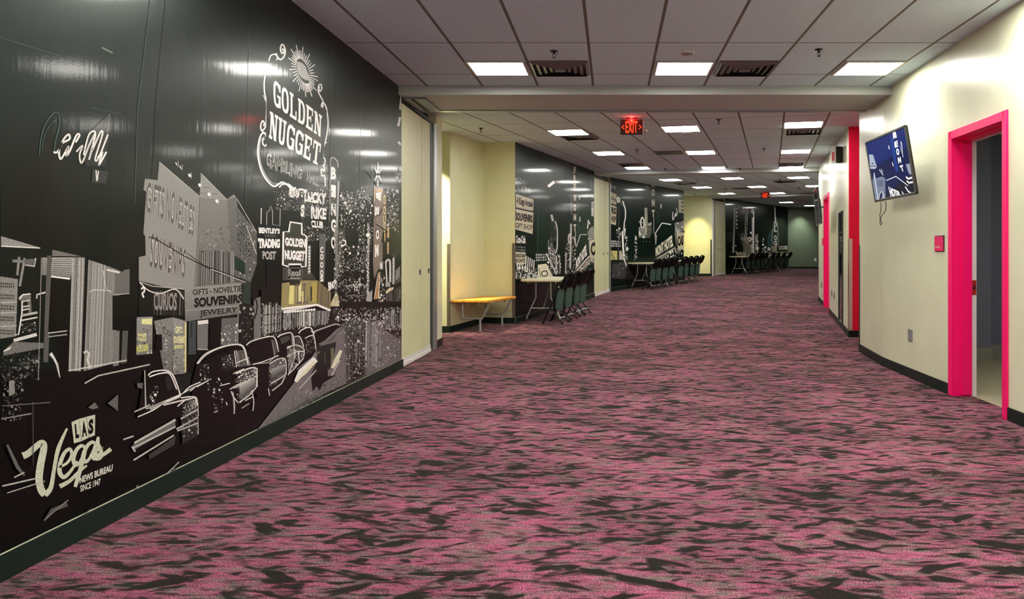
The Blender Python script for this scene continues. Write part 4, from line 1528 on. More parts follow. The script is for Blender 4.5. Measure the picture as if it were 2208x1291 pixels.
    M.line([(605, 1075), (610, 1145), (620, 1080)], 2.6, 190, ZA, smooth=5)
    M.line([(570, 680), (760, 720)], 1.6, (52, 70, 66), ZA)
    M.line([(690, 720), (676, 850)], 1.4, 100, ZA)
    # seams of the wallcovering and a scuff
    M.line([(948, 0), (868, 700), (850, 1291)], 1.2, (70, 92, 84), ZA)
    M.line([(1045, 0), (985, 640), (960, 1120)], 1.0, (6, 8, 8), ZA)
    M.line([(1218, 140), (1190, 360)], 0.9, (42, 58, 52), ZA)
    M.line([(0, 238), (380, 355)], 1.2, (60, 88, 84), ZA)
    M.line([(640, 300), (710, 335)], 3, (120, 126, 120), ZA)
    for u0 in (537, 718, 783):
        M.line([(u0, 60), (u0 - 12, 560)], 0.9, (70, 78, 72))

    # ---- lettering at the lower left corner of the print
    M.base(6)
    lg = (196, 200, 180)
    M.line([(128, 545), (160, 530), (205, 490), (240, 470), (250, 500), (232, 590), (222, 680), (236, 745), (255, 770)], [15, 14, 13, 14, 15, 16, 16, 16, 14], lg, ZC, smooth=6)
    M.line([(255, 770), (290, 730), (310, 620), (335, 500), (385, 385)], [14, 10, 8, 9, 4], lg, ZC, smooth=6)
    M.line([(340, 610), (385, 585), (412, 540), (400, 505), (368, 530), (345, 590), (342, 640), (365, 668), (400, 640), (445, 575)], [5, 6, 7, 7, 8, 9, 10, 9, 7, 4], lg, ZC, smooth=6)
    M.line([(490, 500), (470, 485), (440, 510), (422, 560), (432, 598), (460, 580), (492, 505)], [6, 7, 8, 9, 8, 6, 6], lg, ZC, smooth=6)
    M.line([(492, 500), (468, 600), (445, 680), (432, 725)], [8, 9, 9, 7], lg, ZC, smooth=6)
    M.line([(342, 722), (400, 690), (450, 640), (500, 600)], [10, 8, 6, 4], lg, ZC, smooth=6)
    M.line([(552, 475), (530, 465), (500, 490), (478, 545), (490, 578), (515, 560), (548, 490)], [6, 7, 8, 9, 8, 6, 6], lg, ZC, smooth=6)
    M.line([(550, 480), (535, 550), (550, 560), (570, 530)], [7, 8, 7, 4], lg, ZC, smooth=6)
    M.line([(545, 552), (566, 490), (566, 434)], [4, 5, 5], lg, ZC, smooth=5)
    M.line([(566, 434), (562, 470), (580, 512), (580, 548), (560, 562), (538, 556)], [5, 8, 9, 9, 8, 5], lg, ZC, smooth=6)
    M.line([(540, 562), (580, 548), (640, 505)], [8, 7, 9], lg, ZC, smooth=5)
    for q in ([(410, 350), (455, 330), (468, 460), (425, 472)], [(455, 330), (500, 318), (512, 438), (468, 460)], [(498, 318), (548, 306), (546, 425), (510, 440)]):
        M.poly(q, lg, ZC)
    M.up()
    for s, q in (('L', [(428, 362), (452, 355), (456, 440), (434, 446)]), ('A', [(470, 345), (492, 340), (502, 430), (472, 438)]), ('S', [(510, 335), (538, 328), (538, 415), (508, 422)])):
        M.text(s, q, 6, ZC, 0.06)
    M.line([(452, 332), (470, 458)], 0.8, 40, ZC); M.line([(498, 320), (512, 440)], 0.8, 40, ZC)
    M.text('NEWS BUREAU', [(456, 668), (650, 592), (648, 632), (458, 706)], (214, 214, 204), ZC, 0.035)
    M.text('SINCE 1947', [(460, 718), (580, 674), (578, 712), (462, 754)], (214, 214, 204), ZC, 0.02)
    M.text('O', [(580, 492), (596, 488), (596, 508), (580, 512)], (150, 152, 140), ZC, 0.0)
    # pale marks along the far edge
    for a, b in (((867, 189), (862, 236)), ((862, 252), (858, 272)), ((858, 305), (864, 312))): M.line([a, b], 5, 190)
    o = M.build('wall_mural', None, (XL, -3.0), (XL, 8.955), (5, 11, 9))
    tag(o, 'largest black and white night street mural, glossy on the near left wall', 'mural')


street_mural()


def gift_shop_mural():
    M = Mural((NC[0], NC[1], 0), (d2.x, d2.y, 0))
    ZN = cam_frame(1090, 300, 4.305)
    Z8 = cam_frame(1100, 560, 8.605)
    G1, G2 = (16, 38, 30), (26, 50, 40)
    M.up()
    # dim building masses
    M.poly([(290, 600), (410, 780), (410, 1250), (290, 1250)], G1, ZN)
    M.poly([(660, 520), (820, 520), (820, 1250), (660, 1250)], G1, ZN)
    M.up()
    M.poly([(296, 640), (306, 640), (300, 1250), (288, 1250)], (40, 62, 54), ZN)
    M.poly([(668, 520), (680, 520), (680, 900), (668, 900)], (44, 66, 58), ZN)
    M.line([(395, 440), (452, 395)], 6, 215, ZN)
    # signs on the left
    M.poly([(98, 508), (258, 560), (258, 665), (95, 640)], (200, 188, 170), ZN)
    M.poly([(95, 650), (258, 688), (250, 880), (90, 835)], (206, 196, 174), ZN)
    M.line([(92, 635), (262, 675)], 2.4, 30, ZN)
    M.line([(92, 648), (262, 686)], 1.2, 170, ZN)
    M.up()
    M.text('4 Kings Arcade', [(104, 530), (254, 572), (252, 650), (102, 620)], 14, ZN, 0.05)
    M.text('SOUVENIRS', [(96, 675), (252, 705), (250, 775), (94, 755)], 14, ZN, 0.06)
    M.text('GIFT SHOP', [(92, 775), (250, 798), (248, 845), (90, 825)], 18, ZN, 0.02)
    M.line([(150, 490), (160, 440), (185, 440), (188, 498), (195, 455), (218, 455), (222, 502)], 1.4, 170, ZN)
    M.sparks([(95, 340), (140, 340), (130, 520), (95, 520)], 24, 4, 160, ZN, 1)
    M.text('Coca-Cola', [(98, 890), (186, 895), (184, 968), (96, 965)], 200, ZN, 0.04)
    M.windows([(92, 985), (188, 990), (188, 1045), (92, 1040)], 6, 2, 120, ZN, seed=4)
    M.poly([(92, 1045), (186, 1050), (184, 1150), (165, 1165), (110, 1162), (92, 1140)], (204, 196, 176), ZN)
    M.up()
    M.text('SNACK BAR', [(93, 1060), (183, 1063), (182, 1098), (93, 1098)], 16, ZN, 0.05)
    M.text('FLOATS', [(93, 1108), (182, 1108), (180, 1142), (93, 1142)], 16, ZN, 0.05)
    for k in range(8): M.poly([(100 + k * 23, 1150 + k * 9), (116 + k * 23, 1150 + k * 9), (110 + k * 23, 1225 + k * 6)], 190 - k * 8, ZN)
    for k in range(5):
        M.line([(195 + k * 18, 1085 + k * 10), (185 + k * 19, 1230)], 3, 185, ZN)
        M.line([(200 + k * 18, 1090 + k * 10), (190 + k * 19, 1235)], 1.4, 40, ZN)
    M.sparks([(92, 1180), (290, 1200), (290, 1290), (92, 1290)], 120, 6, 150, ZN, 2, 90)
    for k in range(9): M.line([(105 + k * 38, 1235 + (k % 3) * 10), (100 + k * 38, 1290)], 3, 150, ZN)
    M.windows([(278, 1060), (382, 1060), (382, 1130), (278, 1135)], 5, 3, 150, ZN, 0.7, 0.6, 5)
    M.poly([(300, 1165), (378, 1155), (450, 1290), (300, 1290)], (220, 214, 190), ZN)
    M.up()
    M.line([(340, 1230), (380, 1225), (385, 1260), (345, 1270)], 2.4, 50, ZN, closed=True, smooth=4)
    M.line([(310, 1200), (330, 1290)], 1.5, 60, ZN)
    # distant street towers
    M.line([(378, 1060), (470, 1250)], 3, 170, ZN)
    M.poly([(405, 790), (440, 735), (475, 800), (478, 1050), (455, 1060), (410, 1010)], (30, 46, 38), ZN)
    M.up()
    M.windows([(408, 800), (475, 790), (475, 1000), (408, 1010)], 2, 4, 46, ZN, 0.7, 0.7, 6)
    M.line([(460, 760), (480, 840), (478, 1010), (462, 1055)], 2.2, 180, ZN, smooth=4)
    M.line([(425, 700), (440, 760)], 5, 150, ZN)
    M.stripes([(395, 930), (460, 960), (470, 1240), (395, 1180)], 12, 80, 215, ZN, 7, 0.5, 0.3)
    M.sparks([(395, 1000), (510, 1080), (510, 1250), (395, 1250)], 170, 4, 160, ZN, 8, 80)
    M.line([(470, 1080), (478, 1240)], 2.5, 170, ZN); M.line([(500, 1090), (506, 1240)], 2, 150, ZN)
    M.sparks([(550, 1000), (650, 900), (650, 1250), (550, 1250)], 210, 4, 150, ZN, 9, 80)
    M.line([(608, 785), (600, 1200)], 4, 165, ZN)
    M.line([(560, 1050), (558, 1250)], 3, 150, ZN)
    M.line([(585, 900), (600, 880), (600, 960), (585, 950)], 2.5, 190, ZN, closed=True, smooth=4)
    M.line([(600, 930), (635, 905), (650, 980)], 2.5, 190, ZN)
    # vertical lettering
    M.vtext('FREMONT', 643, (288, 362, 445, 545, 635, 725, 820), 24, 62, (222, 216, 196), ZN, 0.06)
    M.line([(650, 850), (648, 990)], 1.6, 160, ZN)
    M.line([(612, 545), (612, 700)], 1.6, 120, ZN)
    M.line([(688, 530), (688, 560)], 2, 180, ZN); M.line([(690, 720), (690, 765)], 2, 180, ZN)
    M.line([(655, 1000), (695, 885), (755, 885)], 2.4, 150, ZN)
    # marquee at right
    M.poly([(640, 1245), (775, 1080), (820, 1060), (820, 1100), (700, 1235)], (130, 128, 110), ZN)
    M.up()
    M.sparks([(690, 1200), (810, 1080), (815, 1140), (700, 1250)], 90, 4, 190, ZN, 11)
    M.line([(645, 1235), (775, 1085)], 1.6, 220, ZN)
    M.text('MONT HOTEL', [(655, 1120), (752, 965), (755, 1075), (650, 1215)], 215, ZN, 0.05)
    M.poly([(765, 850), (800, 810), (820, 815), (820, 1120), (780, 1110)], 120, ZN)
    M.up()
    M.sparks([(765, 850), (820, 815), (820, 940), (770, 960)], 80, 4, 130, ZN, 12)
    M.poly([(778, 945), (820, 935), (820, 1110), (785, 1100)], (214, 206, 180), ZN)
    M.up()
    M.text('C', [(788, 965), (832, 950), (832, 1080), (792, 1080)], 12, ZN, 0.06)
    M.line([(760, 830), (770, 750), (785, 790)], 2.5, 190, ZN)
    M.line([(790, 380), (800, 450), (812, 390), (820, 450)], 1.6, 120, ZN)
    M.windows([(795, 580), (820, 575), (820, 720), (795, 715)], 1, 7, 190, ZN, 0.9, 0.7, 13)
    M.windows([(795, 530), (820, 530), (820, 555), (795, 555)], 2, 1, 120, ZN)
    o = M.build('wall_mural', None, NC[:2], ND[:2], (9, 26, 20), mat_=PRINT_FAR)
    tag(o, 'tall night street mural with a gift shop sign, just past the bench', 'mural')


def hotel_mural():
    M = Mural((NE[0], NE[1], 0), (d3.x, d3.y, 0))
    ZP = cam_frame(1310, 380, 7.17)
    M.up()
    M.poly([(760, 540), (800, 540), (800, 740), (760, 740)], (30, 54, 46), ZP)
    # signs at left
    M.windows([(50, 120), (130, 150), (130, 210), (50, 190)], 2, 1, 90, ZP, 0.6, 0.8, 2)
    M.poly([(50, 240), (138, 280), (136, 440), (50, 420)], (176, 168, 140), ZP)
    M.poly([(50, 440), (138, 470), (130, 755), (50, 735)], (204, 194, 164), ZP)
    M.up()
    M.text('4 Kings', [(55, 310), (136, 335), (134, 400), (55, 380)], 18, ZP, 0.03)
    M.text('RS', [(60, 470), (132, 490), (130, 590), (60, 575)], 16, ZP, 0.05)
    M.text('HOP', [(60, 610), (130, 620), (128, 715), (60, 705)], 16, ZP, 0.05)
    M.line([(150, 340), (170, 330), (185, 370), (165, 400)], 3, 190, ZP, closed=True, smooth=3)
    M.line([(185, 370), (240, 460)], 1, 120, ZP)
    M.line([(230, 380), (245, 410), (255, 450), (275, 520), (275, 640), (258, 720), (262, 780)], 2.2, 200, ZP, smooth=4)
    M.line([(258, 720), (250, 850), (275, 800), (262, 920)], 2.0, 190, ZP, smooth=4)
    M.line([(232, 850), (240, 1100), (255, 1240)], 3.6, 215, ZP)
    M.line([(175, 480), (165, 1290)], 1.6, 70, ZP)
    M.sparks([(140, 780), (210, 800), (200, 970), (140, 960)], 40, 5, 170, ZP, 3)
    M.sparks([(280, 900), (310, 1000), (300, 1290), (270, 1290)], 70, 6, 170, ZP, 4, 80)
    M.windows([(50, 985), (205, 995), (205, 1095), (50, 1095)], 6, 3, 150, ZP, 0.75, 0.7, 5)
    M.poly([(50, 1150), (150, 1150), (150, 1290), (50, 1290)], (206, 200, 130), ZP)
    M.poly([(180, 1150), (215, 1150), (255, 1290), (180, 1290)], (196, 190, 170), ZP)
    M.up()
    M.line([(55, 1180), (110, 1290)], 1.4, 40, ZP)
    M.poly([(1320, 570), (1350, 565), (1370, 602), (1320, 600)], 60)
    M.line([(1345, 555), (1351, 575)], 3, 200)
    M.sparks([(1318, 550), (1358, 550), (1358, 590), (1318, 600)], 60, 1.3, 170, None, 6, 80)
    # centre sign cluster
    M.poly([(478, 790), (685, 780), (680, 880), (655, 950), (478, 945)], (112, 118, 104), ZP)
    M.up()
    M.sparks([(478, 790), (560, 790), (560, 940), (478, 945)], 50, 5, 170, ZP, 8, 80)
    M.windows([(590, 800), (680, 790), (660, 940), (590, 940)], 4, 5, 60, ZP, 0.6, 0.6, 9)
    M.poly([(572, 480), (615, 490), (625, 760), (600, 910), (572, 920)], (150, 150, 128), ZP)
    M.up()
    for k in range(12): M.line([(575, 500 + k * 34), (600, 512 + k * 34)], 1.6, 225, ZP)
    M.line([(515, 720), (520, 660), (540, 635), (562, 690), (562, 770), (540, 800), (518, 770)], 2.4, 215, ZP, closed=True, smooth=4)
    M.line([(515, 720), (562, 720)], 1.4, 150, ZP)
    M.line([(480, 690), (510, 730)], 1.4, 160, ZP)
    M.poly([(625, 730), (678, 705), (680, 760), (625, 775)], (180, 178, 160), ZP)
    M.line([(600, 780), (690, 765)], 1.4, 20, ZP)
    M.vtext('MONT', 706, (115, 252, 410, 575), 44, 110, (226, 218, 196), ZP, 0.05)
    M.line([(715, 640), (715, 880)], 1.6, 140, ZP)
    M.line([(825, 430), (825, 495)], 1.6, 200, ZP)
    M.windows([(590, 150), (635, 160), (635, 178), (590, 170)], 3, 1, 150, ZP, 0.6, 0.9)
    M.line([(435, 915), (430, 990), (445, 940)], 2, 190, ZP, smooth=3)
    M.sparks([(425, 960), (455, 960), (445, 1290), (415, 1290)], 110, 6, 175, ZP, 10, 60)
    for x in (552, 602, 652): M.poly([(x - 5, 1008), (x, 1000), (x + 5, 1008), (x, 1018)], 220, ZP)
    # bracket and hotel marquee
    M.line([(730, 895), (840, 722)], 2.0, 200, ZP)
    M.line([(840, 722), (980, 745)], 2.4, 190, ZP)
    M.poly([(725, 890), (765, 910), (750, 1060), (740, 1060)], 150, ZP)
    M.poly([(735, 1275), (1050, 1085), (1050, 1120), (760, 1290)], (160, 160, 140), ZP)
    M.up()
    M.text('MONT HOTEL', [(740, 1100), (1010, 895), (1015, 1080), (745, 1245)], (222, 218, 200), ZP, 0.05)
    M.sparks([(770, 1270), (1100, 1100), (1150, 1200), (820, 1300)], 170, 6, 180, ZP, 12, 80)
    M.sparks([(1418, 585), (1474, 545), (1474, 565), (1428, 592)], 120, 1.6, 170, None, 14, 80)
    M.poly([(1040, 720), (1175, 690), (1175, 870), (1075, 880), (1060, 1090), (1040, 900)], 116, ZP)
    M.up()
    M.sparks([(1045, 725), (1175, 695), (1175, 860), (1060, 880)], 160, 6, 140, ZP, 13, 70)
    M.poly([(1072, 880), (1178, 865), (1178, 1140), (1085, 1120)], (216, 208, 176), ZP)
    M.up()
    M.text('CAS', [(1085, 925), (1176, 905), (1176, 1060), (1085, 1085)], 10, ZP, 0.06)
    M.poly([(1098, 360), (1178, 370), (1178, 570), (1100, 555)], (206, 198, 176), ZP)
    M.up()
    M.windows([(1135, 375), (1178, 375), (1178, 560), (1135, 555)], 2, 3, 36, ZP, 0.7, 0.6, 15)
    for k in range(7): M.line([(1100, 385 + k * 26), (1135, 388 + k * 26)], 0.9, 60, ZP)
    M.windows([(1100, 290), (1175, 300), (1175, 330), (1100, 320)], 4, 1, 110, ZP, 0.5, 0.8)
    M.line([(1010, 550), (1005, 640), (1015, 670), (1060, 560), (1050, 620), (1080, 570), (1060, 490)], 1.4, 190, ZP, smooth=4)
    o = M.build('wall_mural', None, NE[:2], NF[:2], (9, 27, 21), mat_=PRINT_FAR)
    tag(o, 'night street mural with a slanted hotel marquee, right of the second pocket panels', 'mural')


def tower_mural():
    M = Mural((NI[0], NI[1], 0), (d5.x, d5.y, 0))
    ZQ = cam_frame(1560, 425, 8.907)
    M.up()
    M.poly([(60, 670), (180, 670), (180, 855), (60, 860)], (50, 58, 52), ZQ)
    M.poly([(840, 820), (880, 680), (930, 620), (960, 900), (850, 1000)], (44, 76, 84), ZQ)
    M.poly([(1050, 640), (1110, 740), (1100, 880), (1050, 920)], (16, 40, 46), ZQ)
    M.up()
    # left zig-zag sign
    for k in range(22):
        y = 225 + k * 38
        M.line([(205 - k * 1.4, y), (228 - k * 1.2, y + 20)], 3, 200, ZQ)
        if k < 10: M.line([(238, y + 10), (270, y + (34 if k % 2 else -10))], 2.6, 195, ZQ)
    M.sparks([(165, 900), (235, 930), (235, 1060), (160, 1050)], 40, 10, 190, ZQ, 2)
    M.line([(300, 700), (340, 860), (380, 930)], 1.4, 90, ZQ)
    # mint sign
    M.poly([(325, 255), (490, 250), (490, 310), (325, 318)], (150, 118, 112), ZQ)
    M.up()
    M.windows([(330, 262), (485, 258), (485, 306), (330, 312)], 5, 1, 60, ZQ, 0.5, 0.7, 3)
    M.line([(375, 180), (390, 250)], 1.6, 200, ZQ); M.line([(463, 215), (465, 250)], 1.6, (210, 40, 40), ZQ)
    M.poly([(415, 325), (468, 325), (455, 720), (405, 720)], (150, 148, 136), ZQ)
    M.up()
    M.vtext('CASINO', 438, (370, 430, 490, 550, 610, 665), 26, 44, 20, ZQ, 0.05)
    M.poly([(340, 740), (450, 690), (470, 830), (345, 830)], (150, 150, 132), ZQ)
    M.poly([(375, 830), (455, 830), (545, 960), (545, 1110), (380, 1080)], (150, 144, 118), ZQ)
    M.poly([(465, 770), (520, 760), (520, 855), (470, 855)], (214, 200, 190), ZQ)
    M.up()
    M.sparks([(345, 720), (460, 700), (460, 830), (345, 830)], 60, 8, 110, ZQ, 4, 80)
    M.poly([(485, 800), (510, 798), (510, 832), (485, 832)], (150, 30, 34), ZQ)
    M.stripes([(380, 840), (540, 960), (540, 1100), (380, 1080)], 14, 30, 110, ZQ, 5, 0.4)
    # golden tall sign
    M.line([(545, 250), (560, 235), (580, 270), (578, 1120)], 2.0, 195, ZQ)
    M.line([(545, 250), (540, 290), (575, 310)], 2.0, 195, ZQ)
    for k in range(17): M.line([(545, 420 + k * 40), (572, 400 + k * 40)], 2.4, 190, ZQ)
    M.poly([(608, 710), (660, 710), (665, 1110), (605, 1110)], (150, 142, 134), ZQ)
    M.sparks([(510, 650), (560, 700), (560, 1080), (520, 1080)], 70, 8, 170, ZQ, 6)
    M.up()
    M.sparks([(608, 720), (660, 720), (660, 1100), (608, 1100)], 60, 9, 110, ZQ, 7, 90)
    M.sparks([(755, 790), (800, 790), (810, 1130), (740, 1130)], 90, 9, 175, ZQ, 8, 60)
    # oval sign at right
    M.vtext('GOLD', 998, (880, 780, 620, 520), 60, 92, 200, ZQ, 0.05, skew=6)
    M.line([(975, 160), (990, 240), (990, 340), (1000, 470)], [1.5, 3, 2, 4], 190, ZQ)
    M.line([(945, 600), (930, 780), (950, 910)], 1.4, 150, ZQ)
    M.line([(1035, 460), (1050, 920)], 2, 110, ZQ)
    M.poly([(910, 940), (1025, 930), (1025, 1050), (910, 1050)], (170, 160, 128), ZQ)
    M.poly([(1060, 940), (1225, 935), (1225, 1000), (1065, 1005)], (190, 188, 176), ZQ)
    M.up()
    M.windows([(1065, 945), (1222, 940), (1222, 995), (1068, 1000)], 8, 1, 40, ZQ, 0.5, 0.7, 9)
    M.sparks([(915, 945), (1020, 935), (1020, 1045), (915, 1045)], 50, 8, 110, ZQ, 10, 70)
    M.poly([(860, 1110), (1000, 1055), (1228, 1045), (1228, 1120), (860, 1160)], (186, 182, 140), ZQ)
    M.poly([(240, 1050), (400, 1060), (530, 1120), (520, 1160), (245, 1150)], (190, 186, 160), ZQ)
    M.up()
    M.sparks([(860, 1110), (1225, 1060), (1225, 1130), (860, 1160)], 90, 7, 90, ZQ, 11, 90)
    M.sparks([(245, 1060), (500, 1090), (500, 1150), (245, 1150)], 60, 8, 110, ZQ, 12, 90)
    M.sparks([(800, 1050), (890, 980), (890, 1080), (800, 1130)], 40, 9, 180, ZQ, 13)
    o = M.build('wall_mural', None, NI[:2], NJ[:2], (7, 16, 14), mat_=PRINT_FAR)
    tag(o, 'farthest night street mural of neon sign towers, behind the last row of chairs', 'mural')


gift_shop_mural()
hotel_mural()
tower_mural()

# ------------------------------------------------------------------ ceiling fittings
def light_builder():
    t = thing('ceiling_light', '', 'ceiling light')
    b = MB()
    a, o_ = 0.262, 0.288
    for x0, y0, x1, y1 in ((-o_, -o_, o_, -a), (-o_, a, o_, o_), (-o_, -a, -a, a), (a, -a, o_, a)):
        b.box(((x0 + x1) / 2, (y0 + y1) / 2, -0.008), (x1 - x0, y1 - y0, 0.016))
    b.build('frame', LAMPFRAME, t)
    b = MB()
    b.box((0, 0, -0.006), (2 * a, 2 * a, 0.010))
    b.build('diffuser', LAMP, t)
    return t


_l0 = [None]


def ceiling_light(x, y, rz, label):
    if _l0[0] is None: _l0[0] = light_builder()
    t = dup(_l0[0], (x, y, cz(y) - 0.001), rz, label, 'square ceiling light panels')
    return t


def from_st(s, t, a):
    return (s * math.sin(a) + t * math.cos(a), s * math.cos(a) - t * math.sin(a))


LIGHTS = []
cols1 = (-1.125, 0.705, 2.535)
for k, x in enumerate(cols1):
    LIGHTS.append((x, 7.985, 0, ('square ceiling light panel in the nearest row, left of the three', 'square ceiling light panel in the nearest row, middle of the three',
                                 'square ceiling light panel in the nearest row, by the right wall')[k]))
for r_, y in enumerate((5.545, 3.105, 0.665, -1.775)):
    for k, x in enumerate(cols1):
        LIGHTS.append((x, y, 0, 'square ceiling light panel overhead before the first beam, out of the view'))
S2 = ((12.10, -3.085, 'square ceiling light panel first on the left past the first beam'),
      (12.03, -1.33, 'square ceiling light panel to the right of the near exit sign'),
      (11.93, 0.45, 'square ceiling light panel nearest the pink recess, just past the first beam'),
      (15.25, -3.085, 'square ceiling light panel second in the left row past the first beam'),
      (15.47, -1.33, 'square ceiling light panel second in the middle row past the first beam'),
      (15.61, 0.45, 'square ceiling light panel second in the right row past the first beam'),
      (18.62, -3.085, 'square ceiling light panel last in the left row before the second beam'),
      (18.96, -1.33, 'square ceiling light panel last in the middle row before the second beam'),
      (19.10, 0.45, 'square ceiling light panel last in the right row before the second beam'))
for s, t, lb in S2:
    x, y = from_st(s, t, A2)
    LIGHTS.append((x, y, -A2, lb))
for x, y, lb in ((1.656, 22.8, 'square ceiling light panel just past the second beam, leftmost, by the hotel mural'),
                 (3.314, 22.2, 'square ceiling light panel just past the second beam, middle of three'),
                 (5.07, 21.9, 'square ceiling light panel just past the second beam, rightmost'),
                 (2.93, 26.2, 'square ceiling light panel in the far bay second row, nearest the hotel mural'),
                 (4.665, 25.9, 'square ceiling light panel in the far bay second row, left of the far exit sign'),
                 (6.42, 25.5, 'square ceiling light panel in the far bay second row, above the edge-on television'),
                 (4.22, 29.66, 'square ceiling light panel in the far bay third row, left of the far exit sign'),
                 (6.02, 29.4, 'square ceiling light panel immediately right of the far exit sign')):
    LIGHTS.append((x, y, -A3, lb))
for x, y, lb in ((7.75, 35.8, 'square ceiling light panel over the last row of chairs beyond the far exit sign'), (9.6, 38.9, 'farthest square ceiling light panel, before the green end wall')):
    LIGHTS.append((x, y, -A3 - 0.1, lb))
for a in LIGHTS: ceiling_light(*a)
for ch in list(_l0[0].children): bpy.data.objects.remove(ch)
bpy.data.objects.remove(_l0[0])


def vent(x, y, rz, label, kind='supply'):
    t = thing('ceiling_vent', label, 'air vent', (x, y, cz(y) - 0.001), rz, 'ceiling air vents')
    b = MB()
    b.box((0, 0, -0.002), (0.56, 0.56, 0.004))
    b.build('backing', VENTDARK, t)
    if kind == 'supply':
        for k in range(4):
            b = MB()
            o_, i_ = 0.285 - k * 0.060, 0.256 - k * 0.060
            zo, zi = -0.006 - 0.010 * (k > 0), -0.032
            O = [(-o_, -o_, zo), (o_, -o_, zo), (o_, o_, zo), (-o_, o_, zo)]
            I = [(-i_, -i_, zi), (i_, -i_, zi), (i_, i_, zi), (-i_, i_, zi)]
            for q in range(4):
                b.face([O[q], O[(q + 1) % 4], I[(q + 1) % 4], I[q]])
                b.face([(p[0], p[1], p[2] + 0.003) for p in (O[q], O[(q + 1) % 4], I[(q + 1) % 4], I[q])][::-1])
            b.build('louvre_ring', VENTMETAL, t)
        b = MB()
        b.box((0, 0, -0.030), (0.11, 0.11, 0.006), bevel=0.002)
        b.build('centre_plate', VENTMETAL, t)
    else:
        b = MB()
        for x0, y0, x1, y1 in ((-.288, -.288, .288, -.26), (-.288, .26, .288, .288), (-.288, -.26, -.26, .26), (.26, -.26, .288, .26)):
            b.box(((x0 + x1) / 2, (y0 + y1) / 2, -0.006), (x1 - x0, y1 - y0, 0.010))
        b.build('frame', VENTMETAL, t)
        b = MB()
        for k in range(12): b.box((0, -0.24 + k * 0.0436, -0.008), (0.52, 0.016, 0.008))
        b.build('grille', VENTMETAL, t)
    return t


vent(-0.515, 7.985, 0, 'square louvred ceiling vent between the two nearest left light panels')
vent(1.315, 7.985, 0, 'square louvred ceiling vent between the two nearest right light panels')
for x, y, lb, k in ((-0.53, 12.98, 'louvred ceiling vent tucked behind the light panel above the bench', 'supply'),
                    (2.93, 12.32, 'louvred ceiling vent behind the light panel nearest the pink recess', 'supply'),
                    (1.10, 15.5, 'flat grey return grille between left and middle light panels past the near exit sign', 'return'),
                    (0.46, 18.05, 'narrow looking vent in front of the last left panel before the second beam', 'supply'),
                    (3.98, 17.95, 'vent in front of the last right panel before the second beam', 'supply')):
    vent(x, y, -A2, lb, k)
for u, v, lb, k in ((1476, 394, 'dark vent right of the hotel mural, behind the first panel past the second beam', 'supply'),
                    (1692, 390, 'dark vent past the second beam, below the rightmost panels', 'supply'),
                    (1599, 405.5, 'flat grille left of the second row panel before the far exit sign', 'return'),
                    (1745, 417, 'dark vent beside the top of the edge-on television', 'supply')):
    kk = 553 - v
    y = 2837 / (kk - 41.6)
    if y > 28: y = 3274 / (kk - 26)
    vent((u - 1320) / 1735 * y, y, -A3, lb, k)


def sprinkler_builder():
    t = thing('sprinkler', '', 'sprinkler')
    b = MB()
    b.lathe([(0.001, 0.0), (0.038, 0.0), (0.036, -0.006), (0.012, -0.010), (0.010, -0.028), (0.013, -0.030)], n=16)
    b.build('escutcheon', DKCHROME, t, smooth=True)
    b = MB()
    b.tube([(0.012, 0, -0.026), (0.016, 0, -0.042), (0.004, 0, -0.058)], 0.003, 6)
    b.tube([(-0.012, 0, -0.026), (-0.016, 0, -0.042), (-0.004, 0, -0.058)], 0.003, 6)
    b.lathe([(0.001, -0.064), (0.018, -0.064), (0.018, -0.061), (0.001, -0.058)], n=12)
    b.build('deflector', DKCHROME, t)
    return t


s0 = sprinkler_builder()
SPR = []
for x, y, lb in ((-0.53, 7.34, 'pendent sprinkler head on the ceiling left of the round speaker'), (1.87, 7.28, 'pendent sprinkler head on the ceiling before the panel by the right wall')):
    SPR.append((x, y, lb))
for u, v, lb in ((1037, 276, 'pendent sprinkler head over the timber bench end'), (1549.6, 257, 'pendent sprinkler head between middle and right panels past the first beam'),
                 (1373.5, 323, 'pendent sprinkler head just below the near exit sign'), (1647, 320, 'pendent sprinkler head left of the second right hand panel'),
                 (1433.7, 363, 'pendent sprinkler head between last left and middle panels before the second beam'),
                 (1595.5, 362.5, 'pendent sprinkler head right of the last middle panel before the second beam'),
                 (1504, 389, 'pendent sprinkler head past the second beam, left of the middle panel'),
                 (1682, 386, 'pendent sprinkler head past the second beam, left of the right panel'),
                 (1564, 406, 'pendent sprinkler head in the far bay, left of the grey grille'),
                 (1722, 404, 'pendent sprinkler head in the far bay, left of the edge-on television'),
                 (1499, 417.5, 'pendent sprinkler head before the spot-lit alcove wall'),
                 (1618.6, 420.5, 'pendent sprinkler head left of the far exit sign')):
    kk = 553 - v
    y = 2837 / (kk - 41.6)
    if y > 28: y = 3274 / (kk - 26)
    SPR.append(((u - 1320) / 1735 * y, y, lb))
for x, y, lb in SPR: dup(s0, (x, y, cz(y) - 0.0005), 0.4, lb, 'ceiling sprinklers')
for ch in list(s0.children): bpy.data.objects.remove(ch)
bpy.data.objects.remove(s0)


def ceiling_speaker(x, y, label):
    t = thing('ceiling_speaker', label, 'speaker', (x, y, cz(y) - 0.0005))
    b = MB()
    b.lathe([(0.001, 0), (0.075, 0), (0.072, -0.008), (0.060, -0.012), (0.058, -0.010)], n=28)
    b.build('rim', WHITEP, t, smooth=True)
    b = MB()
    b.lathe([(0.001, -0.010), (0.058, -0.010), (0.050, -0.018), (0.001, -0.022)], n=28)
    b.build('grille', GREYPLATE, t, smooth=True)
    b = MB()
    b.lathe([(0.001, -0.020), (0.006, -0.020), (0.005, -0.030), (0.001, -0.030)], (0.02, 0, 0), n=10)
    b.build('indicator', WHITEP, t)


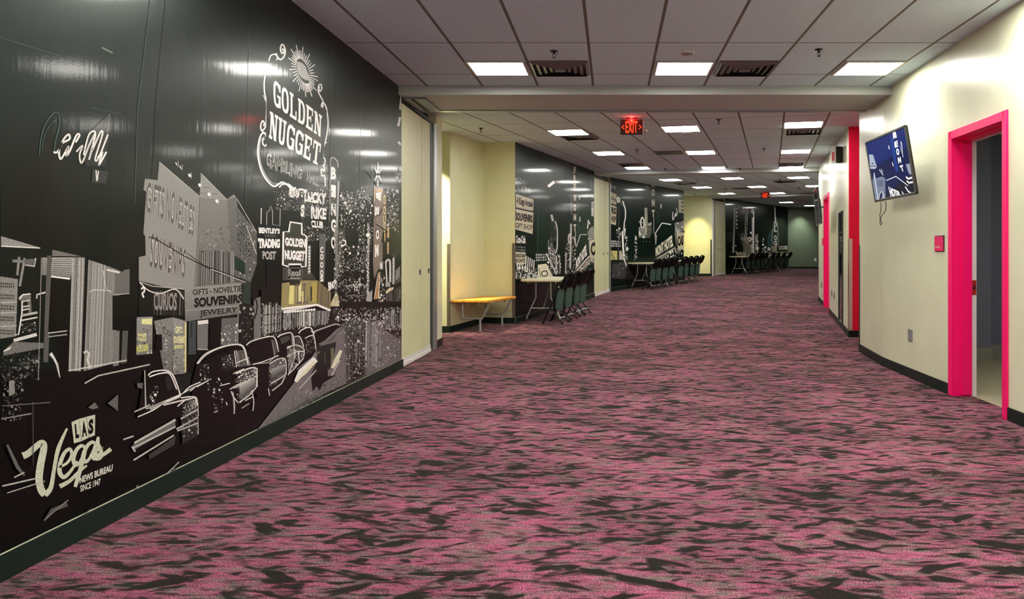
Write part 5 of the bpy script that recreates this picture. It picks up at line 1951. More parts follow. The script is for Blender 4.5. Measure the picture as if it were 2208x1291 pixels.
ceiling_speaker(0.69, 7.40, 'round ceiling speaker before the middle nearest light panel')
ceiling_speaker(1.17, 12.62, 'round ceiling speaker just behind the panel right of the near exit sign')
t = thing('dome_fitting', 'small chrome dome fitting on the ceiling right of the near exit sign', 'security camera', (0.49, 12.15, cz(12.15) - 0.0005))
b = MB()
b.lathe([(0.001, 0), (0.055, 0), (0.055, -0.015), (0.045, -0.02)], n=20)
b.build('collar', WHITEP, t, smooth=True)
b = MB()
b.lathe([(0.044, -0.018), (0.042, -0.035), (0.030, -0.055), (0.012, -0.066), (0.001, -0.068)], n=20)
b.build('dome', CHROME, t, smooth=True)


def exit_sign(x, y, rz, label, glow=True):
    t = thing('exit_sign', label, 'exit sign', (x, y, cz(y)), rz)
    b = MB()
    b.box((0, 0, -0.012), (0.14, 0.09, 0.024), bevel=0.004)
    b.build('mount_plate', EXITCASE, t)
    b = MB()
    b.mi = 0
    b.box((0, 0, -0.130), (0.305, 0.045, 0.205), bevel=0.004)
    b.build('housing', EXITCASE, t)
    b = MB()
    b.box((0.158, 0.0, -0.130), (0.010, 0.05, 0.205), bevel=0.003)
    b.build('end_cap', WHITEP, t)
    vs, fs = text_tris('EXIT', 0.015)
    k = MB()
    for f in fs:
        k.face([(-0.082 + 0.164 * vs[i][0], -0.0245, -0.212 + 0.160 * vs[i][1]) for i in f])
    # solid lettering
    k.build('lettering', EXITRED, t)
    for sgn in (-1, 1):
        k = MB()
        k.face([(sgn * 0.104, -0.0245, -0.100), (sgn * 0.140, -0.0245, -0.132), (sgn * 0.124, -0.0245, -0.132), (sgn * 0.098, -0.0245, -0.110)])
        k.face([(sgn * 0.104, -0.0245, -0.164), (sgn * 0.140, -0.0245, -0.132), (sgn * 0.124, -0.0245, -0.132), (sgn * 0.098, -0.0245, -0.154)])
        k.build('chevron', EXITRED, t)
    # the lamp inside throws a red glow upwards through the open top
    k = MB()
    k.box((0, 0, -0.026), (0.24, 0.03, 0.004))
    k.build('top_lens', EXITGLOWCASE, t)
    if not glow: return t
    ld = bpy.data.lights.new('exit_glow', 'POINT')
    ld.color = (1.0, 0.05, 0.04)
    ld.energy = 0.9
    ld.shadow_soft_size = 0.01
    lo = bpy.data.objects.new('exit_glow', ld)
    COL.objects.link(lo)
    lo.parent = t
    lo.location = (0, 0.0, -0.0)
    lo.location = (0, -0.05, -0.035)
    return t


exit_sign(0.265, 11.0, -0.02, 'glowing red exit sign hanging past the first beam, nearest')
exit_sign(5.5, 28.9, -0.2, 'small far red exit sign over the concourse, near the third beam', False)


def downlight(x, y, power, label, aim, col=(1.0, 0.85, 0.42), size=1.15):
    t = thing('recessed_downlight', label, 'downlight', (x, y, cz(y) - 0.0005))
    b = MB()
    b.lathe([(0.055, 0.0), (0.075, 0.0), (0.073, -0.006), (0.056, -0.004)], n=20)
    b.build('trim_ring', WHITEP, t, smooth=True)
    ld = bpy.data.lights.new('downlight_beam', 'SPOT')
    ld.energy = power
    ld.color = col
    ld.spot_size = size
    ld.spot_blend = 1.0
    ld.shadow_soft_size = 0.04
    lo = bpy.data.objects.new('downlight_beam', ld)
    COL.objects.link(lo)
    lo.parent = t
    lo.location = (0, 0, -0.02)
    lo.rotation_euler = (Vector(aim) - Vector((x, y, cz(y)))).to_track_quat('-Z', 'Y').to_euler()


downlight(-2.85, 12.0, 600, 'recessed downlight in the passage behind the first wall end, beside the bench', (-2.6, 12.5, 1.7), (1.0, 0.9, 0.6), 0.75)
downlight(3.25, 30.2, 210, 'recessed downlight grazing the spot-lit yellow alcove wall', (3.30, 31.3, 1.85), (1.0, 0.85, 0.38), 0.85)
downlight(9.6, 40.2, 130, 'recessed downlight washing the green end wall', (9.5, 41.0, 1.9), (0.9, 1.0, 0.8), 1.3)

# ------------------------------------------------------------------ folding partition pocket panels
def pocket_panel(p0, p1, label, pull_at, h=2.955, jamb=False):
    """Tall flat cream leaf in the plane of the wall from p0 to p1."""
    d = Vector((p1[0] - p0[0], p1[1] - p0[1]))
    L = d.length
    a = math.atan2(d.y, d.x)
    z = rise(p0[1])
    slope = (rise(p1[1]) - z) / L
    t = thing('pocket_door', label, 'folding panel', (p0[0], p0[1], z), a, 'partition pocket doors')
    b = MB()
    g = 0.004
    def sheared(x0, x1, y0, y1, z0, z1):
        i = len(b.v)
        for zz in (z0, z1):
            for x, y in ((x0, y0), (x1, y0), (x1, y1), (x0, y1)): b.v.append((x, y, zz + slope * x))
        for q in ((0, 3, 2, 1), (4, 5, 6, 7), (0, 1, 5, 4), (1, 2, 6, 5), (2, 3, 7, 6), (3, 0, 4, 7)):
            b.f.append(tuple(i + k for k in q)); b.m.append(0)
    sheared(g, L - g, 0.0, 0.045, 0.10, h)
    b.build('leaf', CREAM2, t)
    b = MB()
    for z0, z1, y0 in ((0.012, 0.050, -0.016), (0.050, 0.098, -0.006)):
        sheared(g, L - g, y0, 0.040, z0, z1)
    b.build('bottom_rail', WHITEP, t)
    b = MB()
    R = Matrix.Rotation(pi / 2, 3, 'X')
    pz = 1.05 + slope * pull_at
    b.lathe([(0.001, 0.001), (0.030, 0.001), (0.034, 0.004), (0.036, 0.001), (0.036, -0.004)], (pull_at, -0.001, pz), 20, R)
    p = b.build('flush_pull', BLACK, t, smooth=True)
    b = MB()
    b.lathe([(0.001, 0.0015), (0.010, 0.004), (0.010, -0.002)], (pull_at, -0.0025, pz), 12, R)
    b.build('latch_pin', CHROME, p)
    return t


XP = XL - 0.004
pocket_panel((XP, 8.962), (XP, 9.93), 'wide cream pocket panel right beside the largest mural', 0.87)
pocket_panel((XP, 9.94), (XP, 10.385), 'narrow cream pocket panel between the wide panel and the dark jamb', 0.36)


def on2(f): return (ND[0] + (NE[0] - ND[0]) * f, ND[1] + (NE[1] - ND[1]) * f)
def on4(f): return (NG[0] + (NI[0] - NG[0]) * f, NG[1] + (NI[1] - NG[1]) * f)


pocket_panel(on2(0.01), on2(0.64), 'cream pocket panel between the gift shop mural and the hotel mural, left leaf', 1.15)
pocket_panel(on2(0.65), on2(0.90), 'narrow cream pocket panel beside the hotel mural', 0.35)
pocket_panel(on4(0.22), on4(0.52), 'far cream pocket panel beside the spot-lit alcove', 0.42)
pocket_panel(on4(0.53), on4(0.97), 'far cream pocket panel touching the farthest mural', 0.12)


def jamb(name, p0, p1, seq, h=2.97):
    d = Vector((p1[0] - p0[0], p1[1] - p0[1]))
    for f0, f1, off, m in seq:
        a, b_ = (p0[0] + d.x * f0, p0[1] + d.y * f0), (p0[0] + d.x * f1, p0[1] + d.y * f1)
        n = Vector((-d.y, d.x)).normalized() * off
        wall(name, (a[0] - n.x, a[1] - n.y), (b_[0] - n.x, b_[1] - n.y), 0.08, m, rise, lambda y: rise(y) + h)


jamb('trim_4', (XL, 10.385), (XL, 10.71), ((0.0, 0.40, 0.0, DARKGREEN), (0.40, 0.72, 0.02, STEEL), (0.72, 0.80, 0.0, DARKGREEN), (0.80, 1.0, 0.015, STEEL)))
jamb('trim_5', on2(0.9), NE[:2], ((0.0, 0.35, 0.0, DARKGREEN), (0.35, 0.75, 0.02, STEEL), (0.75, 1.0, 0.0, DARKGREEN)))
jamb('trim_6', NG, on4(0.22), ((0.0, 0.6, 0.02, WHITEP), (0.6, 1.0, 0.0, DARKGREEN)))
# dark slot over the first panels with the track ends
b = MB()
b.box((XL - 0.06, 9.68, 2.995), (0.10, 1.45, 0.03))
struct(b.build('trim_7', DARKGREEN))
b = MB()
b.prism([(XL, 9.0), (XL + 0.26, 9.0), (XL + 0.26, 9.76), (XL, 9.76)], 3.000, 3.019)
b.mi = 1
b.prism([(XL + 0.09, 9.0), (XL + 0.13, 9.0), (XL + 0.13, 9.76), (XL + 0.09, 9.76)], 2.995, 3.002)
struct(b.build('trim_8', [TRACK, VENTDARK]))


# corner guards
def guard(name_label, x, y, z0, z1, rz, m=STEEL, leg=0.045):
    g = thing('corner_guard', name_label, 'corner guard', (x, y, rise(y)), rz)
    b = MB()
    b.box((leg / 2, -0.0015, (z0 + z1) / 2), (leg, 0.003, z1 - z0))
    b.build('face', m, g)
    b = MB()
    b.box((-0.0015, leg / 2 - 0.003, (z0 + z1) / 2), (0.003, leg, z1 - z0))
    b.build('return', m, g)
    return g


BRONZE = mat('bronze_guard', (0.20, 0.17, 0.13), 0.35, metal=0.5)
guard('bronze corner guard left of the timber bench', NA[0] + 0.002, NA[1] - 0.002, 0.10, 1.38, pi / 2 + pi / 2, BRONZE, 0.05)
guard('bronze corner guard right of the timber bench', NC[0], NC[1] - 0.002, 0.10, 1.38, pi, BRONZE, 0.05)
guard('dark corner guard on the cream wall end beside the pink recess', R5[0] - 0.002, R5[1] + 0.003, 0.10, 1.38, -pi / 2, DARKGREEN, 0.05)
guard('shiny steel corner guard against the pink recess wall', RL[0] - 0.003, RL[1] - 0.003, 0.10, 1.46, 0, CHROME, 0.05)
guard('dark corner guard on the spot-lit alcove wall', NG[0] - 0.06, NG[1] - 0.003, 0.10, 1.42, 0, BLACK, 0.05)
guard('black corner guard at the far end of the right wall under the edge-on television', RM[0] - 0.003, RM[1] + 0.004, 0.10, 1.40, -pi / 2, BLACK, 0.05)

# ------------------------------------------------------------------ timber bench
ba = math.atan2(NB[1] - NA[1], NB[0] - NA[0])
bench = thing('timber_bench', 'golden slatted timber bench on steel brackets in the cream alcove', 'bench', (NA[0] + 0.004, NA[1] + 0.01, rise(12.9)), ba - pi / 2)
# local x: out of the wall, local y: along the wall
BW, BL = 0.60, 1.36
for k in range(6):
    b = MB()
    b.box((0.012 + BW * (k + 0.5) / 6, BL / 2, 0.478), (BW / 6 - 0.006, BL, 0.034), bevel=0.004)
    b.build('slat', WOOD, bench)
b = MB()
for k in range(4):
    b.box((BW / 2 + 0.01, 0.10 + k * 0.385, 0.454), (BW, 0.05, 0.014))
b.build('batten', WOODEND, bench)
for yy in (0.16, 1.16):
    f = None
    b = MB()
    b.tube([(0.14, yy, 0.447), (0.14, yy, 0.20)], 0.016, 8)
    b.tube([(0.14, yy, 0.20), (0.46, yy, 0.20)], 0.016, 8)
    b.tube([(0.46, yy, 0.20), (0.585, yy, 0.445)], 0.016, 8)
    b.build('bracket', GALV, bench)
    b = MB()
    b.tube([(0.43, yy, 0.20), (0.43, yy, 0.012)], 0.018, 8)
    b.lathe([(0.001, 0), (0.03, 0), (0.03, 0.012), (0.001, 0.012)], (0.43, yy, 0.0), 12)
    b.build('leg', GALV, bench)
b = MB()
for k in range(6):
    for yy in (0.05, 0.30, 0.62, 0.95, 1.25):
        if (k + int(yy * 10)) % 2 == 0: b.tube([(0.06 + k * 0.098, yy, 0.445), (0.06 + k * 0.098, yy, 0.405)], 0.005, 6)
b.build('coat_hook', CHROME, bench)


# ------------------------------------------------------------------ folding tables (local x along the wall, y towards the corridor)
def table_builder():
    t = thing('folding_table', '', 'table')
    L, Wd, H = 1.83, 0.74, 0.735
    b = MB()
    bm = bmesh.new()
    bmesh.ops.create_cube(bm, size=1)
    for v in bm.verts: v.co = Vector((v.co.x * L, v.co.y * Wd, v.co.z * 0.045))
    vert = [e for e in bm.edges if abs(e.verts[0].co.z - e.verts[1].co.z) > 0.01]
    bmesh.ops.bevel(bm, geom=vert, offset=0.06, segments=4, profile=0.5, affect='EDGES')
    hor = [e for e in bm.edges if abs(e.verts[0].co.z - e.verts[1].co.z) < 0.001 and len(e.link_faces) == 2 and abs(e.calc_face_angle(0)) > 1.0]
    bmesh.ops.bevel(bm, geom=hor, offset=0.012, segments=2, profile=0.5, affect='EDGES')
    b.add_bm(bm, lambda p: p + Vector((L / 2, Wd / 2, H - 0.0225)))
    b.build('tabletop', TABLETOP, t, smooth=True)
    b = MB()
    b.box((L / 2, 0.12, H - 0.062), (L - 0.2, 0.02, 0.034))
    b.box((L / 2, Wd - 0.12, H - 0.062), (L - 0.2, 0.02, 0.034))
    b.build('apron', LEGGREY, t)
    for x in (0.20, L - 0.20):
        for s in (-1, 1):
            c = Wd / 2
            b = MB()
            b.tube([(x, c + s * 0.135, H - 0.05), (x, c + s * 0.135, 0.415), (x, c + s * 0.148, 0.385), (x, c + s * 0.295, 0.075), (x, c + s * 0.305, 0.05), (x, c + s * 0.307, 0.004)], 0.0125, 8)
            l = b.build('leg', LEGGREY, t, smooth=True)
            b = MB()
            b.lathe([(0.001, 0), (0.017, 0), (0.017, 0.03), (0.001, 0.03)], (x, c + s * 0.307, 0.0), 10)
            b.build('foot_cap', BLACK, l)
        b = MB()
        b.tube([(x, Wd / 2 - 0.22, 0.225), (x, Wd / 2 + 0.22, 0.225)], 0.011, 8)
        b.build('cross_bar', LEGGREY, t)
        b = MB()
        xx = x + (0.45 if x < 1 else -0.45)
        b.tube([(x, Wd / 2, 0.225), ((x + xx) / 2, Wd / 2, 0.42), (xx, Wd / 2, H - 0.05)], 0.008, 8)
        b.build('stay', LEGGREY, t)
    return t


def chair_builder():
    """Padded folding chair with its seat tipped up; x across, y towards the sitter's back."""
    t = thing('folding_chair', '', 'chair')
    hw = 0.215
    # curved backrest with a hand hole
    b = MB()
    def bp(y, z): return (y, z)
    zc, yc, tilt = 0.735, -0.055, math.radians(24)
    def map3(u, w, off):  # u across, w up the pad
        return (u, yc + w * math.sin(tilt) + off * math.cos(tilt) - 0.03 * (1 - (u / hw) ** 2) * 1.0 + 0.03, zc + w * math.cos(tilt) - off * math.sin(tilt))
    n = 28
    def sup(a, rx, rz, e): return (rx * math.copysign(abs(math.cos(a)) ** e, math.cos(a)), rz * math.copysign(abs(math.sin(a)) ** e, math.sin(a)))
    rows = []
    for (rx, rz, e, off) in ((0.225, 0.155, .6, -0.012), (0.225, 0.155, .6, 0.012), (0.205, 0.135, .6, 0.019), (0.085, 0.028, .7, 0.019), (0.078, 0.022, .7, 0.0), (0.085, 0.028, .7, -0.019), (0.205, 0.135, .6, -0.019)):
        i = len(b.v)
        dz = 0.0 if rx > .15 else 0.085
        for k in range(n):
            u, w_ = sup(2 * pi * k / n, rx, rz, e)
            b.v.append(map3(u, w_ + dz, off))
        rows.append(i)
    for r in range(len(rows)):
        a, c = rows[r], rows[(r + 1) % len(rows)]
        for k in range(n):
            k2 = (k + 1) % n
            b.f.append((a + k, a + k2, c + k2, c + k)); b.m.append(0)
    b.build('backrest', BACKV, t, smooth=True)
    # front frame: feet under the table, rising to the back
    for s in (-1, 1):
        b = MB()
        b.tube([(s * hw, -0.40, 0.012), (s * hw, -0.235, 0.36), (s * hw, -0.13, 0.60), (s * 0.205, -0.055, 0.735), (s * 0.185, -0.005, 0.83)], 0.011, 8)
        l = b.build('front_leg', PADV, t, smooth=True)
        b = MB()
        b.lathe([(0.001, 0), (0.016, 0), (0.014, 0.035), (0.001, 0.035)], (s * hw, -0.403, 0.0), 10)
        b.build('foot_cap', BLACKMAT, l)
        b = MB()
        b.tube([(s * 0.195, -0.33, 0.38), (s * 0.195, -0.25, 0.25), (s * 0.195, -0.065, 0.012)], 0.011, 8)
        l = b.build('rear_leg', PADV, t, smooth=True)
        b = MB()
        b.lathe([(0.001, 0), (0.016, 0), (0.014, 0.035), (0.001, 0.035)], (s * 0.195, -0.062, 0.0), 10)
        b.build('foot_cap', BLACKMAT, l)
    b = MB()
    b.tube([(-0.195, -0.135, 0.10), (0.195, -0.135, 0.10)], 0.013, 8)
    b.build('cross_bar', STEEL, t)
    b = MB()
    b.tube([(-0.195, -0.235, 0.225), (0.195, -0.235, 0.225)], 0.010, 8)
    b.build('cross_bar', STEEL, t)
    b = MB()
    b.tube([(-0.21, -0.31, 0.20), (0.21, -0.31, 0.20)], 0.010, 8)
    b.build('cross_bar', STEEL, t)
    # tipped-up seat: pan, with grey-green underside
    b = MB()
    bm = bmesh.new()
    bmesh.ops.create_cube(bm, size=1)
    for v in bm.verts: v.co = Vector((v.co.x * 0.385, v.co.y * 0.03, v.co.z * 0.36))
    ed = [e for e in bm.edges if abs(e.verts[0].co.y - e.verts[1].co.y) > 0.01]
    bmesh.ops.bevel(bm, geom=ed, offset=0.07, segments=5, profile=0.5, affect='EDGES')
    R = Matrix.Rotation(math.radians(-5), 3, 'X')
    b.add_bm(bm, lambda p: R @ p + Vector((0, -0.165, 0.405)))
    b.build('seat', SEATV, t, smooth=True)
    b = MB()
    bm = bmesh.new()
    bmesh.ops.create_cube(bm, size=1)
    for v in bm.verts: v.co = Vector((v.co.x * 0.40, v.co.y * 0.035, v.co.z * 0.38))
    ed = [e for e in bm.edges if abs(e.verts[0].co.y - e.verts[1].co.y) > 0.01]
    bmesh.ops.bevel(bm, geom=ed, offset=0.07, segments=5, profile=0.5, affect='EDGES')
    b.add_bm(bm, lambda p: R @ p + Vector((0, -0.199, 0.405)))
    b.build('seat_pad', PADV, t, smooth=True)
    for s in (-1, 1):
        b = MB()
        b.lathe([(0.001, -0.008), (0.014, -0.008), (0.014, 0.008), (0.001, 0.008)], (s * 0.222, -0.115, 0.635), 10, Matrix.Rotation(pi / 2, 3, 'Y'))
        b.build('pivot_cap', CHROME, t)
    return t


tb0, ch0 = table_builder(), chair_builder()


def set_table(p, d, label):
    a = math.atan2(d.y, d.x)
    n = Vector((d.y, -d.x))
    # local +y must point into the corridor: mirror by turning the table half round
    o = (p[0] + n.x * 0.04 + d.x * 1.83, p[1] + n.y * 0.04 + d.y * 1.83)
    t = dup(tb0, (o[0], o[1], rise(p[1] + d.y * 0.9)), a + pi, label, 'cream folding tables along the murals')
    t.rotation_euler.rotate_axis('X', 0)
    sl = -math.atan((rise(p[1] + d.y * 1.83) - rise(p[1])) / 1.83)
    return t


def set_chair(x, y, d, label):
    a = math.atan2(d.y, d.x)
    dup(ch0, (x, y, rise(y)), a + pi + random.uniform(-0.06, 0.06), label, 'black folding chairs at the mural tables')


def line_pt(p, d, off, u):
    """Point on the line parallel to the wall (offset into the corridor) at photo column u."""
    n = Vector((d.y, -d.x)) * off
    q = unproject(u, PCY, (p[0] + n.x, p[1] + n.y), (d.x, d.y))
    return q.x, q.y


ORD = ('first', 'second', 'third', 'fourth')
set_table((NC[0] + d2.x * 0.12, NC[1] + d2.y * 0.12), d2, 'nearest cream folding table, under the gift shop mural beside the bench alcove')
for k, u in enumerate((1227, 1245, 1262, 1274)):
    x, y = line_pt(NC, d2, 0.90, u)
    set_chair(x, y, d2, 'black folding chair with tipped seat, %s from the bench at the nearest table' % ORD[k])
set_table((NE[0] + d3.x * 1.18, NE[1] + d3.y * 1.18), d3, 'cream folding table under the left half of the hotel mural')
set_table((NE[0] + d3.x * 3.75, NE[1] + d3.y * 3.75), d3, 'cream folding table at the right end of the hotel mural, mostly behind chairs')
for k, u in enumerate((1419, 1431, 1445, 1458)):
    x, y = line_pt(NE, d3, 0.90, u)
    set_chair(x, y, d3, 'black folding chair, %s of four at the left table under the hotel mural' % ORD[k])
for k, u in enumerate((1478, 1490, 1502, 1514)):
    x, y = line_pt(NE, d3, 0.90, u)
    set_chair(x, y, d3, 'black folding chair, %s of four at the right table under the hotel mural' % ORD[k])
set_table((NI[0] + d5.x * 0.30, NI[1] + d5.y * 0.30), d5, 'far cream folding table at the left of the farthest mural')
set_table((NI[0] + d5.x * 3.55, NI[1] + d5.y * 3.55), d5, 'farthest cream folding table, hidden behind the last chairs')
for k, u in enumerate((1622, 1633, 1643, 1653)):
    x, y = line_pt(NI, d5, 0.90, u)
    set_chair(x, y, d5, 'black folding chair, %s of four at the left table under the farthest mural' % ORD[k])
for k, u in enumerate((1669, 1680, 1692, 1705)):
    x, y = line_pt(NI, d5, 0.90, u)
    set_chair(x, y, d5, 'black folding chair, %s of the last four before the green end wall' % ORD[k])
for r_ in (tb0, ch0):
    for ch in list(r_.children):
        for g in list(ch.children): bpy.data.objects.remove(g)
        bpy.data.objects.remove(ch)
    bpy.data.objects.remove(r_)

# ------------------------------------------------------------------ doorway on the right with pink frame
door1 = bpy.data.objects.new('door_1', None)
COL.objects.link(door1)
door1.location = (R1[0], R1[1], 0)
struct(door1, 'open doorway with a hot pink frame on the near right')
door1['category'] = 'doorway'
dd = Vector((R2[0] - R1[0], R2[1] - R1[1]))
DL = dd.length
door1.rotation_euler = (0, 0, math.atan2(dd.y, dd.x))   # local x: away from the camera, local -y: into the side room
b = MB()
cw, ct = 0.055, 0.018
# casing on the corridor face, jamb linings with a stop, head
for x0, x1 in ((-cw, 0.02), (DL - 0.02, DL + cw)):
    b.box(((x0 + x1) / 2, ct / 2, (DOORTOP + cw) / 2), (x1 - x0, ct, DOORTOP + cw), bevel=0.004)
b.box((DL / 2, ct / 2, DOORTOP + cw / 2 - 0.01), (DL + 0.06, ct, cw + 0.02), bevel=0.004)
for x0, x1 in ((0.0, 0.022), (DL - 0.022, DL)):
    b.box(((x0 + x1) / 2, -0.08, DOORTOP / 2), (x1 - x0, 0.16, DOORTOP))
b.box((DL / 2, -0.08, DOORTOP - 0.011), (DL, 0.16, 0.022))
for x0, x1 in ((0.022, 0.036), (DL - 0.036, DL - 0.022)):
    b.box(((x0 + x1) / 2, -0.115, DOORTOP / 2), (x1 - x0, 0.09, DOORTOP - 0.03))
b.box((DL / 2, -0.115, DOORTOP - 0.03), (DL - 0.06, 0.09, 0.018))
b.build('door_frame', PINK, door1)
b = MB()
b.box((DL - 0.011, -0.182, (DOORTOP - 0.03) / 2), (0.03, 0.042, DOORTOP - 0.03))
b.box((0.011, -0.182, (DOORTOP - 0.03) / 2), (0.03, 0.042, DOORTOP - 0.03))
b.box((DL / 2, -0.182, DOORTOP - 0.02), (DL, 0.042, 0.04))
b.build('inner_edge', WHITEP, door1)
b = MB()
b.box((DL - 0.0275, -0.182, 0.965), (0.003, 0.034, 0.13))
sp = b.build('strike_plate', REDMET, door1)
b = MB()
b.box((DL - 0.0298, -0.182, 0.965), (0.002, 0.016, 0.035))
b.build('latch_hole', BLACK, sp)

# side room behind the doorway
slab('floor', [[(3.2, 4.4), (6.6, 4.4), (6.6, 10.30), (3.2, 10.30)]], lambda y: 0.004, ROOMFLOOR)
slab('ceiling.003', [[(3.2, 4.4), (6.6, 4.4), (6.6, 10.30), (3.2, 10.30)]], lambda y: 2.75, CREAM, up=False)
wall('wall_room', (4.66, 9.95), (6.6, 9.95), 0.3, ROOMWALL, zb=0, zt=2.78)
wall('wall_room', (3.2, 9.60), (4.52, 9.60), 0.5, ROOMWALL, zb=0, zt=2.78)
wall('wall_room', (4.52, 9.60), (4.66, 9.95), 0.2, BLACK, zb=0.1, zt=1.72)
wall('wall_room', (4.52, 9.62), (4.66, 9.97), 0.2, ROOMWALL, zb=0.0, zt=2.78)
wall('wall_room', (6.6, 4.4), (6.6, 10.3), 0.2, ROOMWALL, zb=0, zt=2.78, left=False)
wall('wall_room', (3.2, 4.4), (6.6, 4.4), 0.2, ROOMWALL, zb=0, zt=2.78, left=False)
wall('baseboard_room', (4.64, 9.938), (6.6, 9.938), 0.012, ROOMBASE, zb=0, zt=0.15)
wall('baseboard_room', (3.2, 9.588), (4.54, 9.588), 0.012, ROOMBASE, zb=0, zt=0.15)
t = thing('ceiling_light', 'square ceiling light panel added to brighten the side room, out of the view', 'ceiling light', (5.4, 6.6, 2.749), 0)  # unseen fill lamp, added to lift the room behind the doorway
b = MB()
b.box((0, 0, -0.008), (0.6, 0.6, 0.016))
b.build('frame', LAMPFRAME, t)
b = MB()
b.box((0, 0, -0.016), (0.5, 0.5, 0.006))
b.build('diffuser', mat('fill_diffuser', (0.9, 0.9, 0.9), 0.5, emit=(1, 0.97, 0.9), estr=24.0), t)


# room plaque
pl = Vector(unproject(2027, 525, R2, (R3[0] - R2[0], R3[1] - R2[1])))
pa = math.atan2(R3[1] - R2[1], R3[0] - R2[0])
t = thing('room_sign', 'small square pink plaque on the cream wall beside the near doorway', 'sign', (pl.x, pl.y, pl.z), pa)
# local x runs away from the camera, +y into the corridor
b = MB()
b.box((0, 0.004, 0), (0.215, 0.008, 0.150), bevel=0.002)
b.build('backing', BLACK, t)
b = MB()
b.prism([(-0.1, -0.068), (0.094, -0.068), (0.104, -0.05), (0.104, 0.068), (-0.06, 0.068), (-0.1, 0.055)], 0, 0.004)
b.v = [(x, 0.0085 + z, y) for x, y, z in b.v]
b.build('plate', SIGNPINK, t)
vs, fs = text_tris('TRAINING', 0.02)
k = MB()
for f in fs: k.face([(0.092 - 0.125 * vs[i][0], 0.0131, -0.043 + 0.022 * vs[i][1]) for i in f])
k.build('lettering', PALEINK, t)


def wall_plate(u, v, p0, p1, label, wd, ht, m, kind='outlet_plate', lines=True):
    d = (p1[0] - p0[0], p1[1] - p0[1])
    q = unproject(u, v, p0, d)
    t = thing(kind, label, 'outlet', (q.x, q.y, q.z), math.atan2(d[1], d[0]))
    b = MB()
    b.box((0, 0.004, 0), (wd, 0.008, ht), bevel=0.0025)
    b.build('cover', m, t)
    if lines:
        for s in (-1, 1):
            b = MB()
            b.box((0, 0.0095, s * ht * 0.2), (wd * 0.35, 0.003, ht * 0.24), bevel=0.001)
            b.build('socket', BLACK, t)
    return t


wall_plate(1963.5, 723, R3, (R3[0] - (R3[0] - R2[0]), R3[1] - (R3[1] - R2[1])), 'grey metal outlet plate low on the near right wall', 0.125, 0.125, GREYPLATE, lines=False).rotation_euler.z += pi
wall_plate(1794, 632, RL, RM, 'dark outlet plate low on the right wall, farther of the pair', 0.075, 0.12, BLACK, lines=False)
wall_plate(1799, 637.5, RL, RM, 'dark outlet plate low on the right wall, nearer of the pair', 0.075, 0.12, BLACK, lines=False)
wall_plate(1771.5, 614.5, RL, RM, 'dark outlet plate beyond the farther pink door frame', 0.075, 0.12, BLACK, lines=False)
wall_plate(1758, 559.5, NK, NJ, 'white outlet plate on the green end wall', 0.10, 0.16, WHITEP, lines=False)


# ------------------------------------------------------------------ farther pink doorway
door2 = bpy.data.objects.new('door_2', None)
COL.objects.link(door2)
door2.location = (RD0[0], RD0[1], rise(RD0[1]))
struct(door2, 'farther pink door frame in the right wall')
door2['category'] = 'doorway'
D2 = math.hypot(RD1[0] - RD0[0], RD1[1] - RD0[1])
door2.rotation_euler = (0, 0, math.atan2(dr.y, dr.x))
b = MB()
for x0, x1 in ((-cw, 0.02), (D2 - 0.02, D2 + cw)):
    b.box(((x0 + x1) / 2, ct / 2, (DOORTOP + cw) / 2 + 0.01), (x1 - x0, ct, DOORTOP + cw), bevel=0.004)
b.box((D2 / 2, ct / 2, DOORTOP + cw / 2), (D2 + 0.06, ct, cw + 0.02), bevel=0.004)
for x0, x1 in ((0.0, 0.022), (D2 - 0.022, D2)):
    b.box(((x0 + x1) / 2, -0.11, DOORTOP / 2 + 0.01), (x1 - x0, 0.22, DOORTOP))
b.box((D2 / 2, -0.11, DOORTOP - 0.011), (D2, 0.22, 0.022))
b.build('door_frame', PINK, door2)
b = MB()
b.box((D2 / 2, -0.19, DOORTOP / 2), (D2 - 0.05, 0.045, DOORTOP - 0.03), bevel=0.003)
lf = b.build('door_leaf', PINK, door2)
b = MB()
b.tube([(0.12, -0.165, 1.0), (0.12, -0.12, 1.0), (0.22, -0.12, 1.0)], 0.01, 8)
b.build('door_handle', STEEL, lf)
q = unproject(1775.5, 521, RL, (dr.x, dr.y))
t = thing('room_sign', 'tiny pink plaque seen edge-on beyond the farther pink door frame', 'sign', (q.x, q.y, q.z), math.atan2(dr.y, dr.x))
b = MB()
b.box((0, 0.004, 0), (0.2, 0.008, 0.15), bevel=0.002)
b.build('backing', BLACK, t)
b = MB()
b.box((0, 0.016, 0), (0.2, 0.016, 0.15), bevel=0.002)
b.build('plate', SIGNPINK, t)

# tall dark mirror-like glass panel in the right wall
ga = unproject(1818.3, 553, RL, (dr.x, dr.y))
gb = unproject(1810, 553, RL, (dr.x, dr.y))
gl = (Vector((gb.x, gb.y)) - Vector((ga.x, ga.y))).length
t = thing('glass_panel', 'tall dark mirror-like glass panel in the right wall beyond the pink recess', 'mirror', (ga.x, ga.y, rise(ga.y)), math.atan2(dr.y, dr.x))
b = MB()
b.box((gl / 2, 0.004, 1.0), (gl, 0.008, 1.78))
b.build('glass', MIRROR, t)
b = MB()
for x in (0.012, gl - 0.012): b.box((x, 0.010, 1.0), (0.024, 0.02, 1.80))
for z in (0.105, 1.895): b.box((gl / 2, 0.010, z), (gl, 0.02, 0.02))
b.build('frame', DARKGREEN, t)

# strobe box high on the right wall
q = unproject(1817, 334, RL, (dr.x, dr.y))
t = thing('alarm_strobe', 'black alarm box with a red and white front, high on the right wall', 'alarm', (q.x - 0.02, q.y, q.z), math.atan2(dr.y, dr.x) + 0.5)
